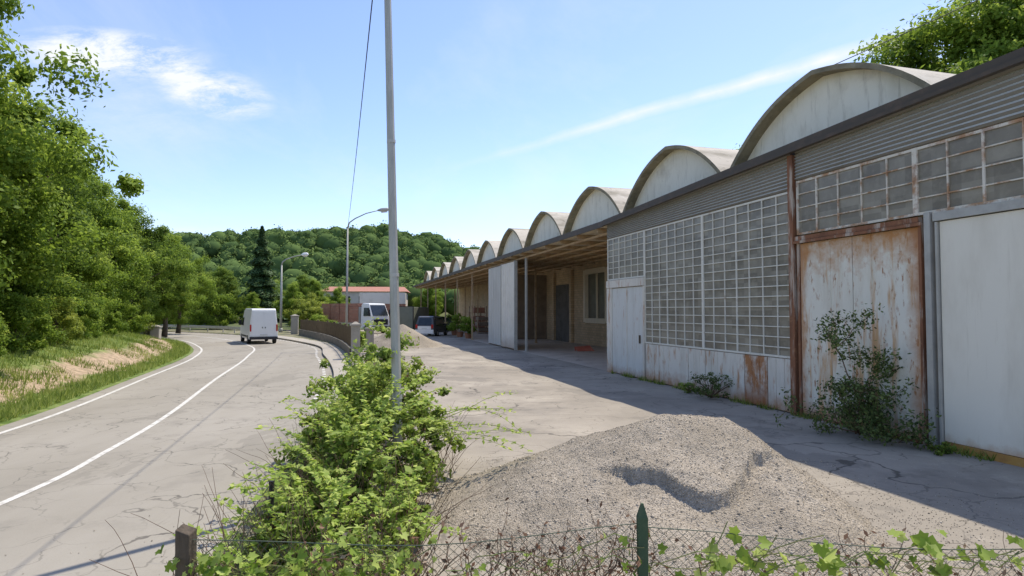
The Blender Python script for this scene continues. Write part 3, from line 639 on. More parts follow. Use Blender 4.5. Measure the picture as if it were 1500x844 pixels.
for j in range(ny):
    y=yA+(yB-yA)*j/(ny-1); rows.append([Vector((x0+(x1-x0)*i/(nx-1),y,max(-.02,heaph(x0+(x1-x0)*i/(nx-1),y)))) for i in range(nx)])
b=MB(); b.grid(rows)
b.obj('gravel_heap',GRAVEL,label='low heap of grey gravel dumped on the yard',cat='gravel heap',kind='stuff',smooth=True)
gr=np.random.default_rng(9); P=[];S_=[]
while len(P)<42000:
    x=gr.uniform(x0,x1); y=gr.uniform(yA,yB); h=heaph(x,y)
    if h>.0 or (gr.random()<.07 and h>-.5): P.append((x,y,max(h,.006)+.001)); S_.append(gr.uniform(.004,.011) if gr.random()<.96 else gr.uniform(.011,.024))
for _ in range(12000): P.append((gr.normal(3.0,2.4),gr.normal(5.6,1.8),.008)); S_.append(gr.uniform(.004,.012))
P=np.array(P); n=len(P)
me=scatter_mesh('gravel_stones',OCT,P,gr.normal(size=(n,3))+np.array([0,0,.8]),np.array(S_),gr.uniform(0,1,n),STONE,r=gr)
mobj('gravel_stones',me,label='loose gravel stones over the heap and yard',kind='stuff',cat='gravel')
b=MB(); rows=[]
for j in range(40):
    rows.append([Vector((-3.4+6.8*i/39,-3+6*j/39,max(-.02,1.6-.66*math.hypot((-3.4+6.8*i/39)*.85,-3+6*j/39)+.1*mnoise.noise(Vector((i*.3,j*.3,2)))))) for i in range(40)])
b.grid(rows); b.obj('gravel_heap',GRAVEL,label='distant conical heap of grey gravel by the gate',cat='gravel heap',kind='stuff',smooth=True,loc=(-7.7,43,0))

# ------------------------------------------------------------------ poles, wires
t=thing('utility_pole','tall galvanised steel pole standing among bushes','pole',(-1.66,9.1,0))
b=MB(); b.tube([(0,0,-.2),(-.03,0,1),(-.22,0,7.4)],[.075,.073,.052],8); b.obj('shaft',POLEM,t)
b=MB(); b.tube([(-.035,0,1.2),(-.037,0,1.28)],.083,8); b.tube([(-.085,0,3.0),(-.087,0,3.05)],.072,8); b.tube([(-.145,0,5.0),(-.147,0,5.05)],.066,8); b.obj('band',GSTEEL,t)
b=MB(); b.tube([(-.22,0,7.401),(-.22,0,7.45)],[.06,.04],8); b.tube([(-.22,0,7.3),(-.42,-.05,7.32)],.015,6); b.obj('cap',GSTEEL,t)
def lamp(loc,h,reach,dirx,s=1):
    t=thing('street_lamp','grey steel street lamp with curved arm','street lamp',loc,0,'street lamps along the road')
    b=MB(); b.tube([(0,0,-.1),(0,0,h*.5),(0,0,h)],[.09*s,.075*s,.05*s],10); b.tube([(0,0,0),(0,0,.5)],[.13*s,.12*s],10); b.obj('shaft',POLEM,t,smooth=True)
    b=MB(); b.tube([(0,0,h-.005),(dirx*.12,0,h+.35),(dirx*.5,0,h+.62),(dirx*reach*.6,0,h+.95),(dirx*reach,0,h+1.15)],[.05*s,.045*s,.04*s,.035*s,.03*s],8); b.obj('arm',POLEM,t,smooth=True)
    b=MB(); x=dirx*reach
    b.tube([(x-dirx*.05,0,h+1.15),(x+dirx*.2,0,h+1.18),(x+dirx*.6,0,h+1.22),(x+dirx*.75,0,h+1.22)],[.05*s,.13*s,.12*s,.04*s],8); b.obj('lamp_head',WPAINT if s>1 else GSTEEL,t,smooth=True)
    b=MB(); b.tube([(x+dirx*.2,0,h+1.04-.1*(s-1)),(x+dirx*.58,0,h+1.07-.1*(s-1))],[.06,.05],8); b.obj('lens',PLATE,t,smooth=True)
lamp((-10.75,40,0),7.9,2.0,1); lamp((-26.3,70,0),7.7,2.3,1,1.7)
def cable(a,c,sag,name,label,r=.012,n=24):
    a=Vector(a);c=Vector(c); pts=[a.lerp(c,i/n)-Vector((0,0,sag*4*(i/n)*(1-i/n))) for i in range(n+1)]
    b=MB(); b.tube(pts,r,5); return b.obj(name,BWIRE,label=label,cat='cable')
cable((-2.08,9.05,7.32),(-10.75,40,7.9),.25,'overhead_cable','black cable strung from pole to street lamp',.010)
cable((7.3,15.4,8.35),(24,8,15.6),.3,'overhead_cable','black cable running up from the warehouse roof',.011)

# ------------------------------------------------------------------ boundary wall
wp=catmull([(-8.0,31),(-10.9,39.5),(-15.2,50),(-21.5,62.5)],8)
t=thing('boundary_wall','low stone wall topped with slatted brown railing','wall')
b=MB(); b.grid([[p+Vector((-.13,-.1,0)) for p in wp],[p+Vector((-.13,-.1,.6)) for p in wp],[p+Vector((.13,.1,.6)) for p in wp],[p+Vector((.13,.1,0)) for p in wp]]); b.obj('stone_base',CONCD,t)
b=MB()
for i in range(len(wp)-1):
    n=max(2,int((wp[i+1]-wp[i]).length/.26))
    for k in range(n):
        q=wp[i].lerp(wp[i+1],k/n); b.box(q.x-.035,q.x+.035,q.y-.015,q.y+.015,.605,1.6)
    if i%3==0: q=wp[i]; b.box(q.x-.07,q.x+.07,q.y-.07,q.y+.07,.602,1.7)
for zz in (.8,1.45): b.tube([p+Vector((.03,.06,zz)) for p in wp],.03,4)
b.obj('slatted_railing',M('brown_railing',(.17,.13,.08),[((.10,.075,.05),3,.45,.65,.7)],.9),t)
def pillar(x,y,h,s=.22,lab='square concrete gate pillar with cap'):
    t=thing('gate_pillar',lab,'pillar',(x,y,0),.25,'gate pillars')
    b=MB(); b.box(-s,s,-s,s,0,h); b.obj('shaft',CONC,t,bevel=.02); b=MB(); b.box(-s-.06,s+.06,-s-.06,s+.06,h,h+.08); b.hexa([(-s,-s,h+.08),(s,-s,h+.08),(s,s,h+.08),(-s,s,h+.08),(-.05,-.05,h+.2),(.05,-.05,h+.2),(.05,.05,h+.2),(-.05,.05,h+.2)]); b.obj('cap',CONC,t)
pillar(-7.75,30.5,1.75); pillar(-8.3,36,1.4); pillar(-22.6,64,1.9,.35); pillar(-27.5,47.5,1.2,.32,'weathered stone pillar on the bank')
ep=catmull([(-3.1,13.5),(-4.4,18),(-6.4,25),(-7.8,30)],6)
b=MB(); b.grid([[p+Vector((-.1,0,0)) for p in ep],[p+Vector((-.1,0,.3)) for p in ep],[p+Vector((.1,0,.3)) for p in ep],[p+Vector((.1,0,0)) for p in ep]]); b.obj('edging_wall',CONCD,label='low dark edging wall between road and yard',cat='wall')
b=MB()
q0=Vector((-28,47.5,.3)); q1=Vector((-34.5,55,.3))
for i in range(9):
    a=q0.lerp(q1,i/9); c=q0.lerp(q1,(i+1)/9); z=1.1+.1*(i%2); b.hexa([(a.x-.15,a.y-.2,-.1),(c.x-.15,c.y-.2,-.1),(c.x+.15,c.y+.2,-.1),(a.x+.15,a.y+.2,-.1),(a.x-.15,a.y-.2,z),(c.x-.15,c.y-.2,z),(c.x+.15,c.y+.2,z),(a.x+.15,a.y+.2,z)])
b.obj('stone_wall',CONCD,label='old stone wall at the foot of the trees',cat='wall')
t=thing('guardrail','grey steel guardrail on the outside of the bend','guardrail')
gp_=catmull([(-60,81.5),(-44,76.5),(-34,70),(-28.5,65)],8)
b=MB(); b.grid([[p+Vector((0,0,.45)) for p in gp_],[p+Vector((.04,-.06,.53)) for p in gp_],[p+Vector((0,0,.61)) for p in gp_],[p+Vector((.04,-.06,.69)) for p in gp_],[p+Vector((0,0,.77)) for p in gp_]]); b.obj('rail',GSTEEL,t)
for p in gp_[::3]: onebox('post',(p.x-.05,p.x+.05,p.y+.01,p.y+.09,0,.7),GSTEEL,t)

# ------------------------------------------------------------------ vehicles (front = +y)
def wheel(t,x,y,r,wd,rot=0):
    wh=part('wheel',t); wh.location=(x,y,r); wh.rotation_euler=(0,0,rot)
    b=MB(); b.tube([(-wd/2,0,0),(-wd/2+.03,0,0),(wd/2-.03,0,0),(wd/2,0,0)],[r*.93,r,r,r*.93],20); b.obj('tyre',TYRE,wh)
    b=MB(); b.tube([(-wd/2-.012,0,0),(wd/2+.012,0,0)],r*.58,14); b.obj('rim',RIMM,wh)
def loft_body(prof,w,tin,zm):
    b=MB(); n=len(prof); zx=max(p[1] for p in prof)
    def hw(z): return w/2-(tin*max(0,(z-zm))/(zx-zm))
    b.v+=[(-hw(z),y,z) for y,z in prof]+[(hw(z),y,z) for y,z in prof]
    for i in range(n): b.f.append([i,(i+1)%n,n+(i+1)%n,n+i]); b.m.append(0)
    b.f.append(list(range(n))[::-1]); b.m.append(0); b.f.append([n+i for i in range(n)]); b.m.append(0)
    return b
def van(name,label,loc,rz,L=5.9,W=2.0,H=2.65,low=False):
    t=thing(name,label,'van' if not low else 'car',loc,rz); paint=DPAINT if low else WPAINT
    h=L/2
    if not low: prof=[(-h,.35),(-h,.9),(-h+.03,1.6),(-h+.08,H-.12),(-h+.22,H),(h-2.0,H),(h-1.55,H-.12),(h-.85,1.45),(h-.15,1.15),(h,.9),(h,.35)]
    else: prof=[(-h,.35),(-h-.02,.75),(-h+.05,1.05),(-h+.3,H-.08),(-h+.55,H),(h-2.1,H-.02),(h-1.85,H-.1),(h-1.1,1.1),(h-.2,.88),(h,.65),(h,.3)]
    b=loft_body(prof,W,.16 if not low else .22,1.1 if not low else .9); b.obj('body',paint,t,bevel=.05)
    r=.34 if not low else .31
    for sx in(-1,1):
        wheel(t,sx*(W/2-.10),-h+1.0,r,.24); wheel(t,sx*(W/2-.10),h-1.0,r,.24)
    if not low:
        for sx in(-1,1):
            d=part('rear_door',t)
            b=MB(); xa,xb=(.015,.84) if sx>0 else (-.84,-.015)
            b.hexa([(xa,-h-.02,.58),(xb,-h-.02,.58),(xb,-h+.05,.58),(xa,-h+.05,.58),(xa,-h+.005,1.6),(xb,-h+.005,1.6),(xb,-h+.09,1.6),(xa,-h+.09,1.6)])
            b.hexa([(xa,-h+.005,1.601),(xb,-h+.005,1.601),(xb,-h+.09,1.601),(xa,-h+.09,1.601),(xa*.94,-h+.04,H-.2),(xb*.94,-h+.04,H-.2),(xb*.94,-h+.14,H-.2),(xa*.94,-h+.14,H-.2)]); b.obj('door_panel',WPAINT,d)
            b=MB(); xc=.08*sx; b.box(min(xc,xc+.05*sx),max(xc,xc+.05*sx),-h-.045,-h-.01,1.18,1.28); b.obj('handle',BPLAST,d)
            b=MB(); xx=sx*.92; b.box(xx-.05,xx+.05,-h-.03,-h+.04,.95,1.45); b.obj('tail_light',REDL,t)
            b=MB(); b.hexa([(sx*W/2-.02,h-2.2,1.35),(sx*W/2+.012,h-2.2,1.35),(sx*W/2+.012,h-1.0,1.35),(sx*W/2-.02,h-1.0,1.35),(sx*(W/2-.06)-.02,h-2.2,1.95),(sx*(W/2-.06)+.012,h-2.2,1.95),(sx*(W/2-.06)+.012,h-1.55,1.95),(sx*(W/2-.06)-.02,h-1.55,1.95)]); b.obj('side_window',BGLASS,t)
            b=MB(); b.box(sx*(W/2+.14)-.1,sx*(W/2+.14)+.1,h-1.35,h-1.22,1.35,1.75); b.box(min(sx*W/2,sx*(W/2+.1)),max(sx*W/2,sx*(W/2+.1)),h-1.31,h-1.26,1.38,1.44); b.obj('wing_mirror',BPLAST,t)
        onebox('number_plate',(-.26,.26,-h-.04,-h-.021,.64,.75),PLATE,t)
        b=MB(); b.box(-W/2+.02,W/2-.02,-h-.09,-h+.02,.34,.54); b.box(-W/2-.012,W/2+.012,-h+1.5,h-1.5,.5,.62); b.obj('bumper',BPLAST,t)
        b=MB(); b.hexa([(-.82,h-.87,1.5),(.82,h-.87,1.5),(.82,h-.83,1.5),(-.82,h-.83,1.5),(-.74,h-1.5,2.45),(.74,h-1.5,2.45),(.74,h-1.45,2.45),(-.74,h-1.45,2.45)]); b.obj('windscreen',BGLASS,t)
    else:
        b=MB(); b.hexa([(-.7,-h+.03,1.08),(.7,-h+.03,1.08),(.7,-h+.12,1.08),(-.7,-h+.12,1.08),(-.6,-h+.24,H-.18),(.6,-h+.24,H-.18),(.6,-h+.36,H-.18),(-.6,-h+.36,H-.18)]); b.obj('rear_window',BGLASS,t)
        for sx in(-1,1):
            b=MB(); b.box(sx*.8-.1,sx*.8+.1,-h-.05,-h+.15,.8,1.15); b.obj('tail_light',REDL,t)
            b=MB(); b.hexa([(sx*W/2-.03,-h+.5,1.02),(sx*W/2+.0,-h+.5,1.02),(sx*W/2+.0,h-1.2,1.02),(sx*W/2-.03,h-1.2,1.02),(sx*(W/2-.17)-.02,-h+.65,H-.16),(sx*(W/2-.17)+.012,-h+.65,H-.16),(sx*(W/2-.17)+.012,h-1.9,H-.16),(sx*(W/2-.17)-.02,h-1.9,H-.16)]); b.obj('side_window',BGLASS,t)
            b=MB(); b.box(sx*(W/2+.1)-.09,sx*(W/2+.1)+.09,h-1.5,h-1.38,1.0,1.18); b.obj('wing_mirror',BPLAST,t)
            b=MB(); b.box(sx*.55-.02,sx*.55+.02,-h+.6,h-2.2,H+.0,H+.05); b.obj('roof_rail',BPLAST,t)
        onebox('number_plate',(-.27,.27,-h-.055,-h-.03,.72,.83),PLATE,t)
        onebox('bumper',(-W/2+.02,W/2-.02,-h-.09,-h+.05,.28,.66),WPAINT,t)
        onebox('tailgate_panel',(-.68,.68,-h-.045,-h+.02,.67,1.0),WPAINT,t)
    return t
van('delivery_van','white high roofed delivery van driving away',(-20.0,48.5,.0),math.radians(30))
van('parked_car','small dark people carrier with pale bumper in yard',(-7.9,61.5,0),math.radians(-14),4.5,1.95,1.95,True)
def lorry(loc,rz):
    t=thing('lorry','white lorry with red brown load parked in the yard','lorry',loc,rz)
    b=loft_body([(1.0,.7),(1.0,3.1),(1.2,3.3),(2.3,3.25),(2.95,1.9),(3.0,1.4),(3.0,.5),(1.0,.5)],2.4,.12,1.8); b.obj('cab',WPAINT,t,bevel=.05)
    b=MB(); b.hexa([(-1.02,2.93,1.95),(1.02,2.93,1.95),(1.02,3.0,1.95),(-1.02,3.0,1.95),(-.98,2.35,3.1),(.98,2.35,3.1),(.98,2.42,3.1),(-.98,2.42,3.1)]); b.obj('windscreen',BGLASS,t)
    onebox('grille',(-.95,.95,3.0,3.04,.95,1.55),BPLAST,t); onebox('bumper',(-1.2,1.2,2.98,3.1,.45,.8),BPLAST,t)
    for sx in(-1,1):
        onebox('headlight',(sx*.95-.14,sx*.95+.14,3.1,3.14,.55,.72),PLATE,t)
        b=MB(); b.hexa([(sx*1.2-.02,1.5,1.9),(sx*1.2+.015,1.5,1.9),(sx*1.2+.015,2.75,1.9),(sx*1.2-.02,2.75,1.9),(sx*1.12-.02,1.5,2.8),(sx*1.12+.02,1.5,2.8),(sx*1.12+.02,2.4,2.8),(sx*1.12-.02,2.4,2.8)]); b.obj('side_window',BGLASS,t)
        onebox('wing_mirror',(sx*1.4-.1,sx*1.4+.1,2.7,2.8,1.9,2.6),BPLAST,t)
        for y in(2.1,-4.2,-5.4): wheel(t,sx*1.05,y,.5,.3)
    onebox('chassis',(-.5,.5,-6.6,.99,.75,.95),BPLAST,t)
    b=MB(); b.box(-1.24,1.24,-6.8,.8,.96,1.15); b.box(-1.24,1.24,.7,.8,1.151,2.9); b.box(-1.24,1.24,-6.8,-6.7,1.151,2.9); b.obj('load_bed',GSTEEL,t)
    for q in range(4):
        b=MB()
        for k in range(6): b.box(-1.15,1.15,-6.6+q*1.8,-4.95+q*1.8,1.16+k*.36,1.5+k*.36,0)
        b.obj('stacked_load',REDB,t)
lorry((-16.6,69,0),math.radians(230))
t=thing('box_trailer','white topped red brown box trailer behind the lorry','trailer',(-17.6,84,0),math.radians(8))
onebox('box_body',(-3.0,3.0,-1.2,1.2,1.1,3.4),REDB,t,bevel=.03); onebox('top_cover',(-3.05,3.05,-1.25,1.25,3.405,4.9),WHITEW,t)
b=MB(); b.box(-2.9,2.9,-.5,.5,.8,1.09); b.box(2.4,2.5,-.6,-.5,.01,.79); b.box(2.4,2.5,.5,.6,.01,.79); b.obj('chassis',BPLAST,t)
for sx in(-2.2,-1.1):
    for sy in(-1,1): wheel(t,sx,sy,.5,.3,math.pi/2)
t=thing('tarp_container','dark green canvas covered container in the yard','container',(-12.2,74,0),math.radians(-10))
onebox('canvas_body',(-1.35,1.35,-3,3,.3,2.9),GREYT,t,bevel=.04)
b=MB()
for sx in(-1.42,1.32): b.box(sx,sx+.1,-3.05,-2.95,0,3.0)
b.box(-1.32,1.32,-3.05,-3.001,2.9,3.0); b.box(-1.35,1.35,-3,3,.1,.29); b.obj('frame',BPLAST,t)
t=thing('distant_building','low pinkish building with dull tiled roof','building',(-24.5,104,0),.1)
onebox('wall',(-6.5,6.5,-4,4,0,5.6),PINKW,t); b=MB(); b.hexa([(-7,-4.4,5.6),(7,-4.4,5.6),(7,4.4,5.6),(-7,4.4,5.6),(-6.2,-.5,6.5),(6.2,-.5,6.5),(6.2,.5,6.5),(-6.2,.5,6.5)]); b.obj('roof',ROOFT,t)
for i in range(5):
    for z in(1.2,3.6):
        wn=part('window',t); onebox('glass',(-6+i*2.6,-4.8+i*2.6,-4.03,-3.9,z,z+1.2),BGLASS,wn); onebox('sill',(-6.1+i*2.6,-4.7+i*2.6,-4.1,-3.95,z-.12,z-.01),CONC,wn)

# ------------------------------------------------------------------ shrubs
def shrub(name,label,loc,seed,h,R,K,per,ls,cr,mat,cat='shrub',pot=False,group=None):
    t=thing(name,label,cat,loc,0,group)
    r=np.random.default_rng(seed); cs=[]
    for _ in range(K):
        a=r.uniform(0,6.283); q=r.uniform(0,1)**.5; z=r.uniform(.15,1); cs.append((math.cos(a)*q*R*(1-.4*z),math.sin(a)*q*R*(1-.4*z),z*h+(.4 if pot else 0)))
    cs=np.array(cs); P,N,V=clumps(cs,cr*r.uniform(.6,1.2,K),per,r); P[:,2]=np.maximum(P[:,2],.02)
    mobj('foliage',scatter_mesh('foliage',DIAM,P,N,ls*r.uniform(.6,1.3,len(P)),V,mat,r=r),t)
    b=MB()
    for c in cs: b.tube([(0,0,0.05),(c[0]*.5,c[1]*.5,c[2]*.6),tuple(c)],[.014,.01,.004],5)
    b.obj('stem',TWIG,t)
    if pot: b=MB(); b.tube([(0,0,0),(0,0,.45),(0,0,.5)],[.24,.34,.37],14); b.obj('pot',TERRA,t)
    return t
shrub('potted_shrub','leafy green shrub in terracotta pot',(-4.9,58,0),41,1.6,1.1,16,90,.11,.35,LTREE,'potted plant',True,'potted shrubs in the yard')
shrub('potted_shrub','leafy green shrub in terracotta pot',(-3.9,55,0),42,1.4,1.0,14,90,.11,.35,LTREE,'potted plant',True,'potted shrubs in the yard')
shrub('potted_shrub','leafy green shrub in terracotta pot',(-5.8,62,0),43,1.7,1.0,14,90,.11,.35,LYEL,'potted plant',True,'potted shrubs in the yard')
p=WL(18.2,.5,0); shrub('weed_clump','small weed clump at the foot of the panels',(p.x,p.y,0),44,.7,.85,26,45,.035,.15,LSHRUB,'weed')
p=WL(19.6,.35,0); shrub('weed_clump','small weed clump at the foot of the panels',(p.x,p.y,0),45,.3,.4,8,50,.035,.12,LBUSH,'weed')
p=WL(11.4,.35,0); shrub('weed_clump','low weed growing beside the door frame',(p.x,p.y,0),46,.22,.35,8,45,.03,.09,LBUSH,'weed')
t=thing('wild_shrub','scraggy green shrub growing against rusty door','shrub',(*WL(13.1,.45,0).xy,0),ANG)
r=np.random.default_rng(50); P=[];N=[];V=[];b=MB()
def branch(p,d,L,rad,depth):
    pts=[p]; q=p.copy(); dd=d.copy(); n=7
    for i in range(n):
        dd=(dd+Vector(r.normal(size=3))*.16).normalized(); q=q+dd*(L/n); pts.append(q.copy())
        if i>=1:
            for _ in range(9 if depth else 7):
                o=Vector(r.normal(size=3))*.075; P.append(q+o); N.append(Vector(r.normal(size=3))+Vector((0,0,.8))); V.append(r.uniform(0,1))
            if depth and r.random()<.75: branch(q.copy(),(dd*.5+Vector(r.normal(size=3))*.8+Vector((0,0,.15))).normalized(),L*.38,rad*.5,depth-1)
    b.tube(pts,[rad*(1-.75*i/n) for i in range(n+1)],5)
branch(Vector((0,0,0)),Vector((-.02,0,1)),2.25,.022,2)
branch(Vector((.05,.05,0)),Vector((.12,.05,1)).normalized(),1.9,.018,2); branch(Vector((-.05,.05,0)),Vector((-.22,.05,1)).normalized(),1.6,.016,2)
for k in range(11):
    a=r.uniform(-1,1); branch(Vector((0,0,.03)),Vector((a*1.2,r.uniform(.05,.6),r.uniform(.25,.8))).normalized(),r.uniform(.8,1.4),.013,1)
for k in range(4): branch(Vector((-1.0+.2*k,0.1,.05)),Vector((-.5,.1,.6)).normalized(),.8,.01,1)
n=len(P); mobj('foliage',scatter_mesh('foliage',DIAM,np.array([tuple(p) for p in P]),np.array([tuple(p) for p in N]),r.uniform(.022,.052,n),np.array(V),LSHRUB,r=r),t)
b.obj('stem',TWIG,t,smooth=True)

# ------------------------------------------------------------------ foreground hedge bush
line=[(4.3,-1.75,.65,.66),(5.2,-1.68,.75,.74),(6.2,-1.75,.92,.8),(7.2,-1.85,1.15,.84),(8.2,-1.98,1.6,.95),(9.4,-2.1,2.1,1.15),(10.6,-2.3,2.25,1.12),(11.6,-2.5,1.85,.9),(12.4,-2.7,1.15,.6),(13.4,-2.95,.6,.35)]
r=np.random.default_rng(60)
def lerpL(y):
    for a,c in zip(line,line[1:]):
        if a[0]<=y<=c[0]:
            t=(y-a[0])/(c[0]-a[0]); return [a[i]+(c[i]-a[i])*t for i in range(4)]
cs=[];crs=[]
while len(cs)<470:
    y=r.uniform(4.35,13.3); _,x,h,wd=lerpL(y); a=r.uniform(-1,1)
    if r.random()>(.3+h*.38): continue
    hh=h*(.82+.5*mnoise.noise(Vector((x+a*wd,y,0))*1.2)+.3*mnoise.noise(Vector((x+a*wd,y,5))*2.7)); zt_=math.sqrt(max(0,1-a*a*.9)); z=hh*zt_*r.uniform(.06,1)**.6*r.uniform(.75,1.18)
    cs.append((x+a*wd*r.uniform(.8,1.14),y,max(.08,z-.05))); crs.append(r.uniform(.05,.23))
cs=np.array(cs); P,N,V=clumps(cs,np.array(crs),75,r,.8,outw=.5); P[:,2]=np.maximum(P[:,2],.03)
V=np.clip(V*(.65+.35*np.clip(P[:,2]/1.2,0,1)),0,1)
t=thing('hedge_bush','wild overgrown yellow green hedge around the pole','bush')
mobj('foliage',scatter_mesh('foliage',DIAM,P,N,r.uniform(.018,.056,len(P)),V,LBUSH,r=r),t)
idx=r.choice(len(P),4800,replace=False)
mobj('broad_foliage',scatter_mesh('broad_foliage',LOBE,P[idx]+N[idx]*.03,N[idx]+r.normal(size=(len(idx),3))*.5+np.array([0,-.3,.6]),r.uniform(.024,.07,len(idx)),np.clip(V[idx]+.12,0,1),LVINE,r=r),t)
b=MB(); SP=[];SN=[];SVv=[]
def spray(p,d,L,droop,lf=.05,leaf=True,rad=.006):
    q=Vector(p); dd=Vector(d).normalized(); pts=[q.copy()]; n=12
    for i in range(n):
        dd=(dd+Vector((0,0,-droop))+Vector(r.normal(size=3))*.07).normalized(); q=q+dd*(L/n); pts.append(q.copy())
        if leaf and i>1:
            for s in(-1,1):
                for _ in range(2):
                    side=dd.cross(Vector((0,0,1))).normalized()*s; SP.append(q+side*lf*r.uniform(.5,1.4)+Vector((0,0,r.normal()*.015))); SN.append(Vector((r.normal()*.4,r.normal()*.4,1))); SVv.append(r.uniform(.3,1))
    b.tube(pts,[rad*(1-.7*i/n) for i in range(n+1)],5)
for q in range(7): spray((-1.2,8.6+.12*q,.6+.05*q),(1,r.normal()*.2,.4),r.uniform(1.1,1.6),.06,.08)
for _ in range(140):
    y=r.uniform(4.4,12.2); _y,x,h,wd=lerpL(y); a=r.uniform(-1,1)
    spray((x+a*wd*.7,y,h*.6*math.sqrt(1-.8*a*a)),(a*.9,r.normal()*.4,r.uniform(.5,1.3)),r.uniform(.35,.9),.07,.045,True,.004)
b.obj('shoot',GSTEM,t)
n=len(SP); mobj('shoot_foliage',scatter_mesh('shoot_foliage',DIAM,np.array([tuple(p) for p in SP]),np.array([tuple(p) for p in SN]),r.uniform(.025,.06,n),np.array(SVv),LVINE,r=r),t)
b=MB()
for _ in range(420):
    y=4.4+6.0*r.uniform(0,1)**1.5; _y,x,h,wd=lerpL(y); a=r.uniform(-1.1,1.1); spray((x+a*wd,y,.02),(r.normal()*.45,r.normal()*.4,1),r.uniform(.5,1.25),.02,.04,False,.005)
b.obj('dry_stem',TWIG,t)
DRY=leafmat('dry_leaves',(.09,.05,.03),(.22,.12,.07),(.42,.33,.23),.2)
idx=r.choice(len(P),3200,replace=False)
mobj('withered_foliage',scatter_mesh('withered_foliage',DIAM,P[idx]+r.normal(size=(3200,3))*.05,r.normal(size=(3200,3)),r.uniform(.012,.035,3200),r.uniform(0,1,3200),DRY,r=r),t)

# ------------------------------------------------------------------ foreground wire fence
F0=Vector((-1.98,3.82,0)); F1=Vector((.86,4.1,0)); F2=Vector((4.6,3.75,0))
t=thing('wire_fence','green chain link fence with wooden and metal posts','fence')
b=MB(); b.hexa([(F0.x-.045,F0.y-.05,0),(F0.x+.045,F0.y-.05,0),(F0.x+.045,F0.y+.05,0),(F0.x-.045,F0.y+.05,0),(F0.x-.065,F0.y-.045,1.17),(F0.x+.025,F0.y-.05,1.14),(F0.x+.025,F0.y+.05,1.15),(F0.x-.065,F0.y+.05,1.18)]); b.obj('post',WOOD,t,label='weathered square wooden post',bevel=.008)
b=MB(); b.hexa([(.83,4.07,0),(.89,4.07,0),(.89,4.13,0),(.83,4.13,0),(.825,4.07,1.14),(.89,4.07,1.14),(.89,4.13,1.14),(.825,4.13,1.14)]); b.hexa([(.825,4.07,1.14),(.89,4.07,1.14),(.89,4.13,1.14),(.825,4.13,1.14),(.85,4.09,1.23),(.865,4.09,1.23),(.865,4.11,1.23),(.85,4.11,1.23)]); b.obj('post',GPOST,t,label='pointed dark green metal post')
onebox('post',(F2.x-.03,F2.x+.03,F2.y-.03,F2.y+.03,0,1.2),GPOST,t)
b=MB()
def fenceplane(A,B,H,cell,ws=True):
    L=(B-A).length; dv=(B-A)/L; nn=int((L+H)/cell)
    for k in range(nn):
        s0=k*cell-H
        for sgn in(1,-1):
            if sgn==1: a0,z0,a1,z1=s0,0.02,s0+H,H
            else: a0,z0,a1,z1=s0+H,0.02,s0,H
            def cl(a,z,a2,z2):
                if a<0: f=(0-a)/(a2-a); return 0,z+(z2-z)*f
                if a>L: f=(L-a)/(a2-a); return L,z+(z2-z)*f
                return a,z
            p=cl(a0,z0,a1,z1); q=cl(a1,z1,a0,z0)
            w=Vector((0,.004*sgn,0)); pts=[]
            for i in range(6):
                aa=p[0]+(q[0]-p[0])*i/5; z=p[1]+(q[1]-p[1])*i/5
                pts.append(A+dv*aa+Vector((0,.03*math.sin(aa*3.1),z-.07*math.sin(math.pi*aa/L)*z))+w)
            b.tube(pts,.0016,3,cap=False)
    for hz in (H,.62): b.tube([A+dv*(L*i/10)+Vector((0,-.01+.03*math.sin(L*i/10*3.1),hz-.07*math.sin(math.pi*i/10)*hz)) for i in range(11)],.0035,5)
fenceplane(F0,F1,1.1,.062); fenceplane(F1,F2,1.08,.062)
b.obj('chain_mesh',GWIRE,t)
t=thing('roadside_fence','dark wire mesh fence overgrown along the road','fence')
SP_=[Vector((-2.04,3.95,0)),Vector((-2.4,6.2,0)),Vector((-2.75,8.6,0)),Vector((-3.05,11,0)),Vector((-3.5,13.2,0))]
b=MB()
for A,B_ in zip(SP_,SP_[1:]): fenceplane(A+Vector((0,.03,0)),B_-Vector((0,.03,0)),.78,.07)
b.obj('chain_mesh',BWIRE,t)
for p in SP_[1:]: onebox('post',(p.x-.02,p.x+.02,p.y-.02,p.y+.02,0,.8),BWIRE,t)

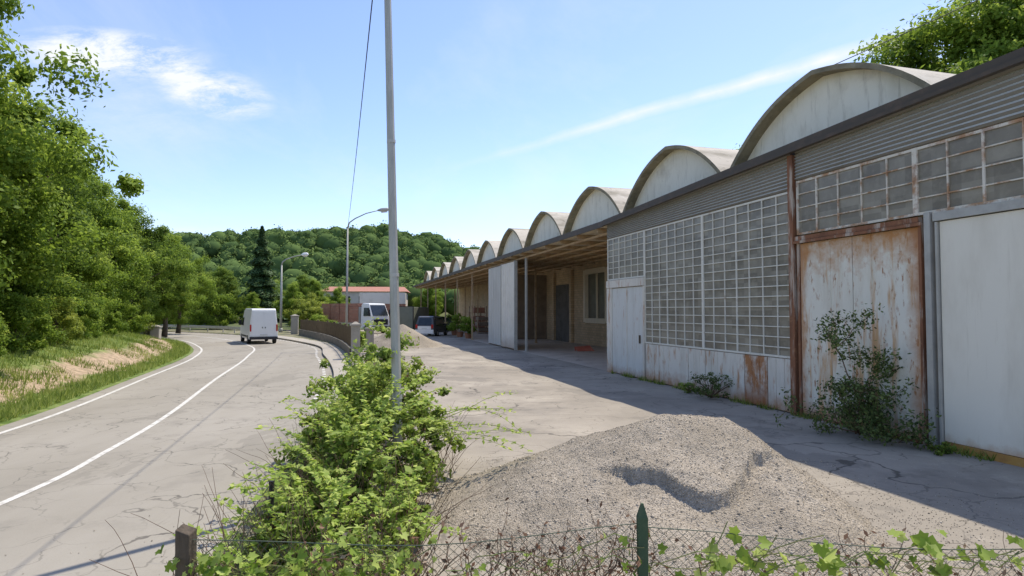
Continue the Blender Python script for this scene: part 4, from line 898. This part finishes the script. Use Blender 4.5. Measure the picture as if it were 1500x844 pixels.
t=thing('climbing_vine','green vine with lobed leaves trailing along fence','vine')
r=np.random.default_rng(71); VP=[];VN=[];VV=[];VS=[]; b=MB(); bd=MB()
def fpt(s): return F0.lerp(F1,s) if s<=1 else F1.lerp(F2,s-1)
def vine(s0,s1,z0,z1,dens,sz):
    n=max(6,int(abs(s1-s0)*30)); pts=[]
    ph=r.uniform(0,6)
    for i in range(n+1):
        s=s0+(s1-s0)*i/n; q=fpt(s).copy(); q.z=z0+(z1-z0)*i/n+.05*math.sin(i*.9+ph)+.02*r.normal(); q.y+=.02*r.normal()-.01; pts.append(q)
        for _ in range(r.poisson(dens)):
            VP.append(q+Vector((r.normal()*.05,r.normal()*.04-.02,r.normal()*.05))); VN.append(Vector((r.normal()*.55,-.65+r.normal()*.4,.75+r.normal()*.4))); VV.append(r.uniform(.2,1)); VS.append(sz*r.uniform(.5,1.25))
    b.tube(pts,.0035,5)
for _ in range(12): vine(r.uniform(.0,.1),r.uniform(.4,.62),r.uniform(.7,1.0),r.uniform(.7,1.05),2.2,.042)
for _ in range(3): vine(-.03,.08,r.uniform(.75,1.0),r.uniform(.95,1.15),1.4,.045)
for _ in range(2): vine(.95,1.3,r.uniform(.75,.95),r.uniform(.9,1.08),.8,.065)
for _ in range(4): vine(1.1,r.uniform(1.6,1.95),r.uniform(.8,.92),r.uniform(.92,1.02),.75,.072)
for _ in range(3): vine(.55,1.0,r.uniform(.7,.9),r.uniform(.85,1.0),.35,.04)
for _ in range(3):
    s=r.uniform(1.0,1.75); vine(s,s+.06,.7,r.uniform(1.0,1.13),.7,.06)
n=len(VP)
mobj('foliage',scatter_mesh('foliage',LOBE,np.array([tuple(p) for p in VP]),np.array([tuple(p) for p in VN]),np.array(VS),np.array(VV),LVINE,r=r),t)
b.obj('stem',GSTEM,t)
DP=[]
for _ in range(300):
    s=r.uniform(.25,.98) if r.random()<.7 else r.uniform(1,1.9); q=fpt(s).copy(); q+=Vector((r.normal()*.03,r.uniform(-.02,.18),r.uniform(.35,.8))); dd=Vector((r.normal()*.5,r.normal()*.2,1)).normalized(); pts=[q.copy()]
    for i in range(7):
        dd=(dd+Vector(r.normal(size=3))*.28).normalized(); q=q+dd*r.uniform(.04,.075); q.y=min(q.y,4.5); pts.append(q.copy())
        if r.random()<.7: DP.append(q+Vector(r.normal(size=3))*.015)
    bd.tube(pts,[.004-.0004*i for i in range(8)],4)
bd.obj('dry_stem',TWIG,t,label='tangle of dry brown twigs')
n=len(DP); mobj('dry_foliage',scatter_mesh('dry_foliage',DIAM,np.array([tuple(p) for p in DP]),r.normal(size=(n,3)),r.uniform(.012,.03,n),r.uniform(0,1,n),DRY,r=r),t)
print('done')
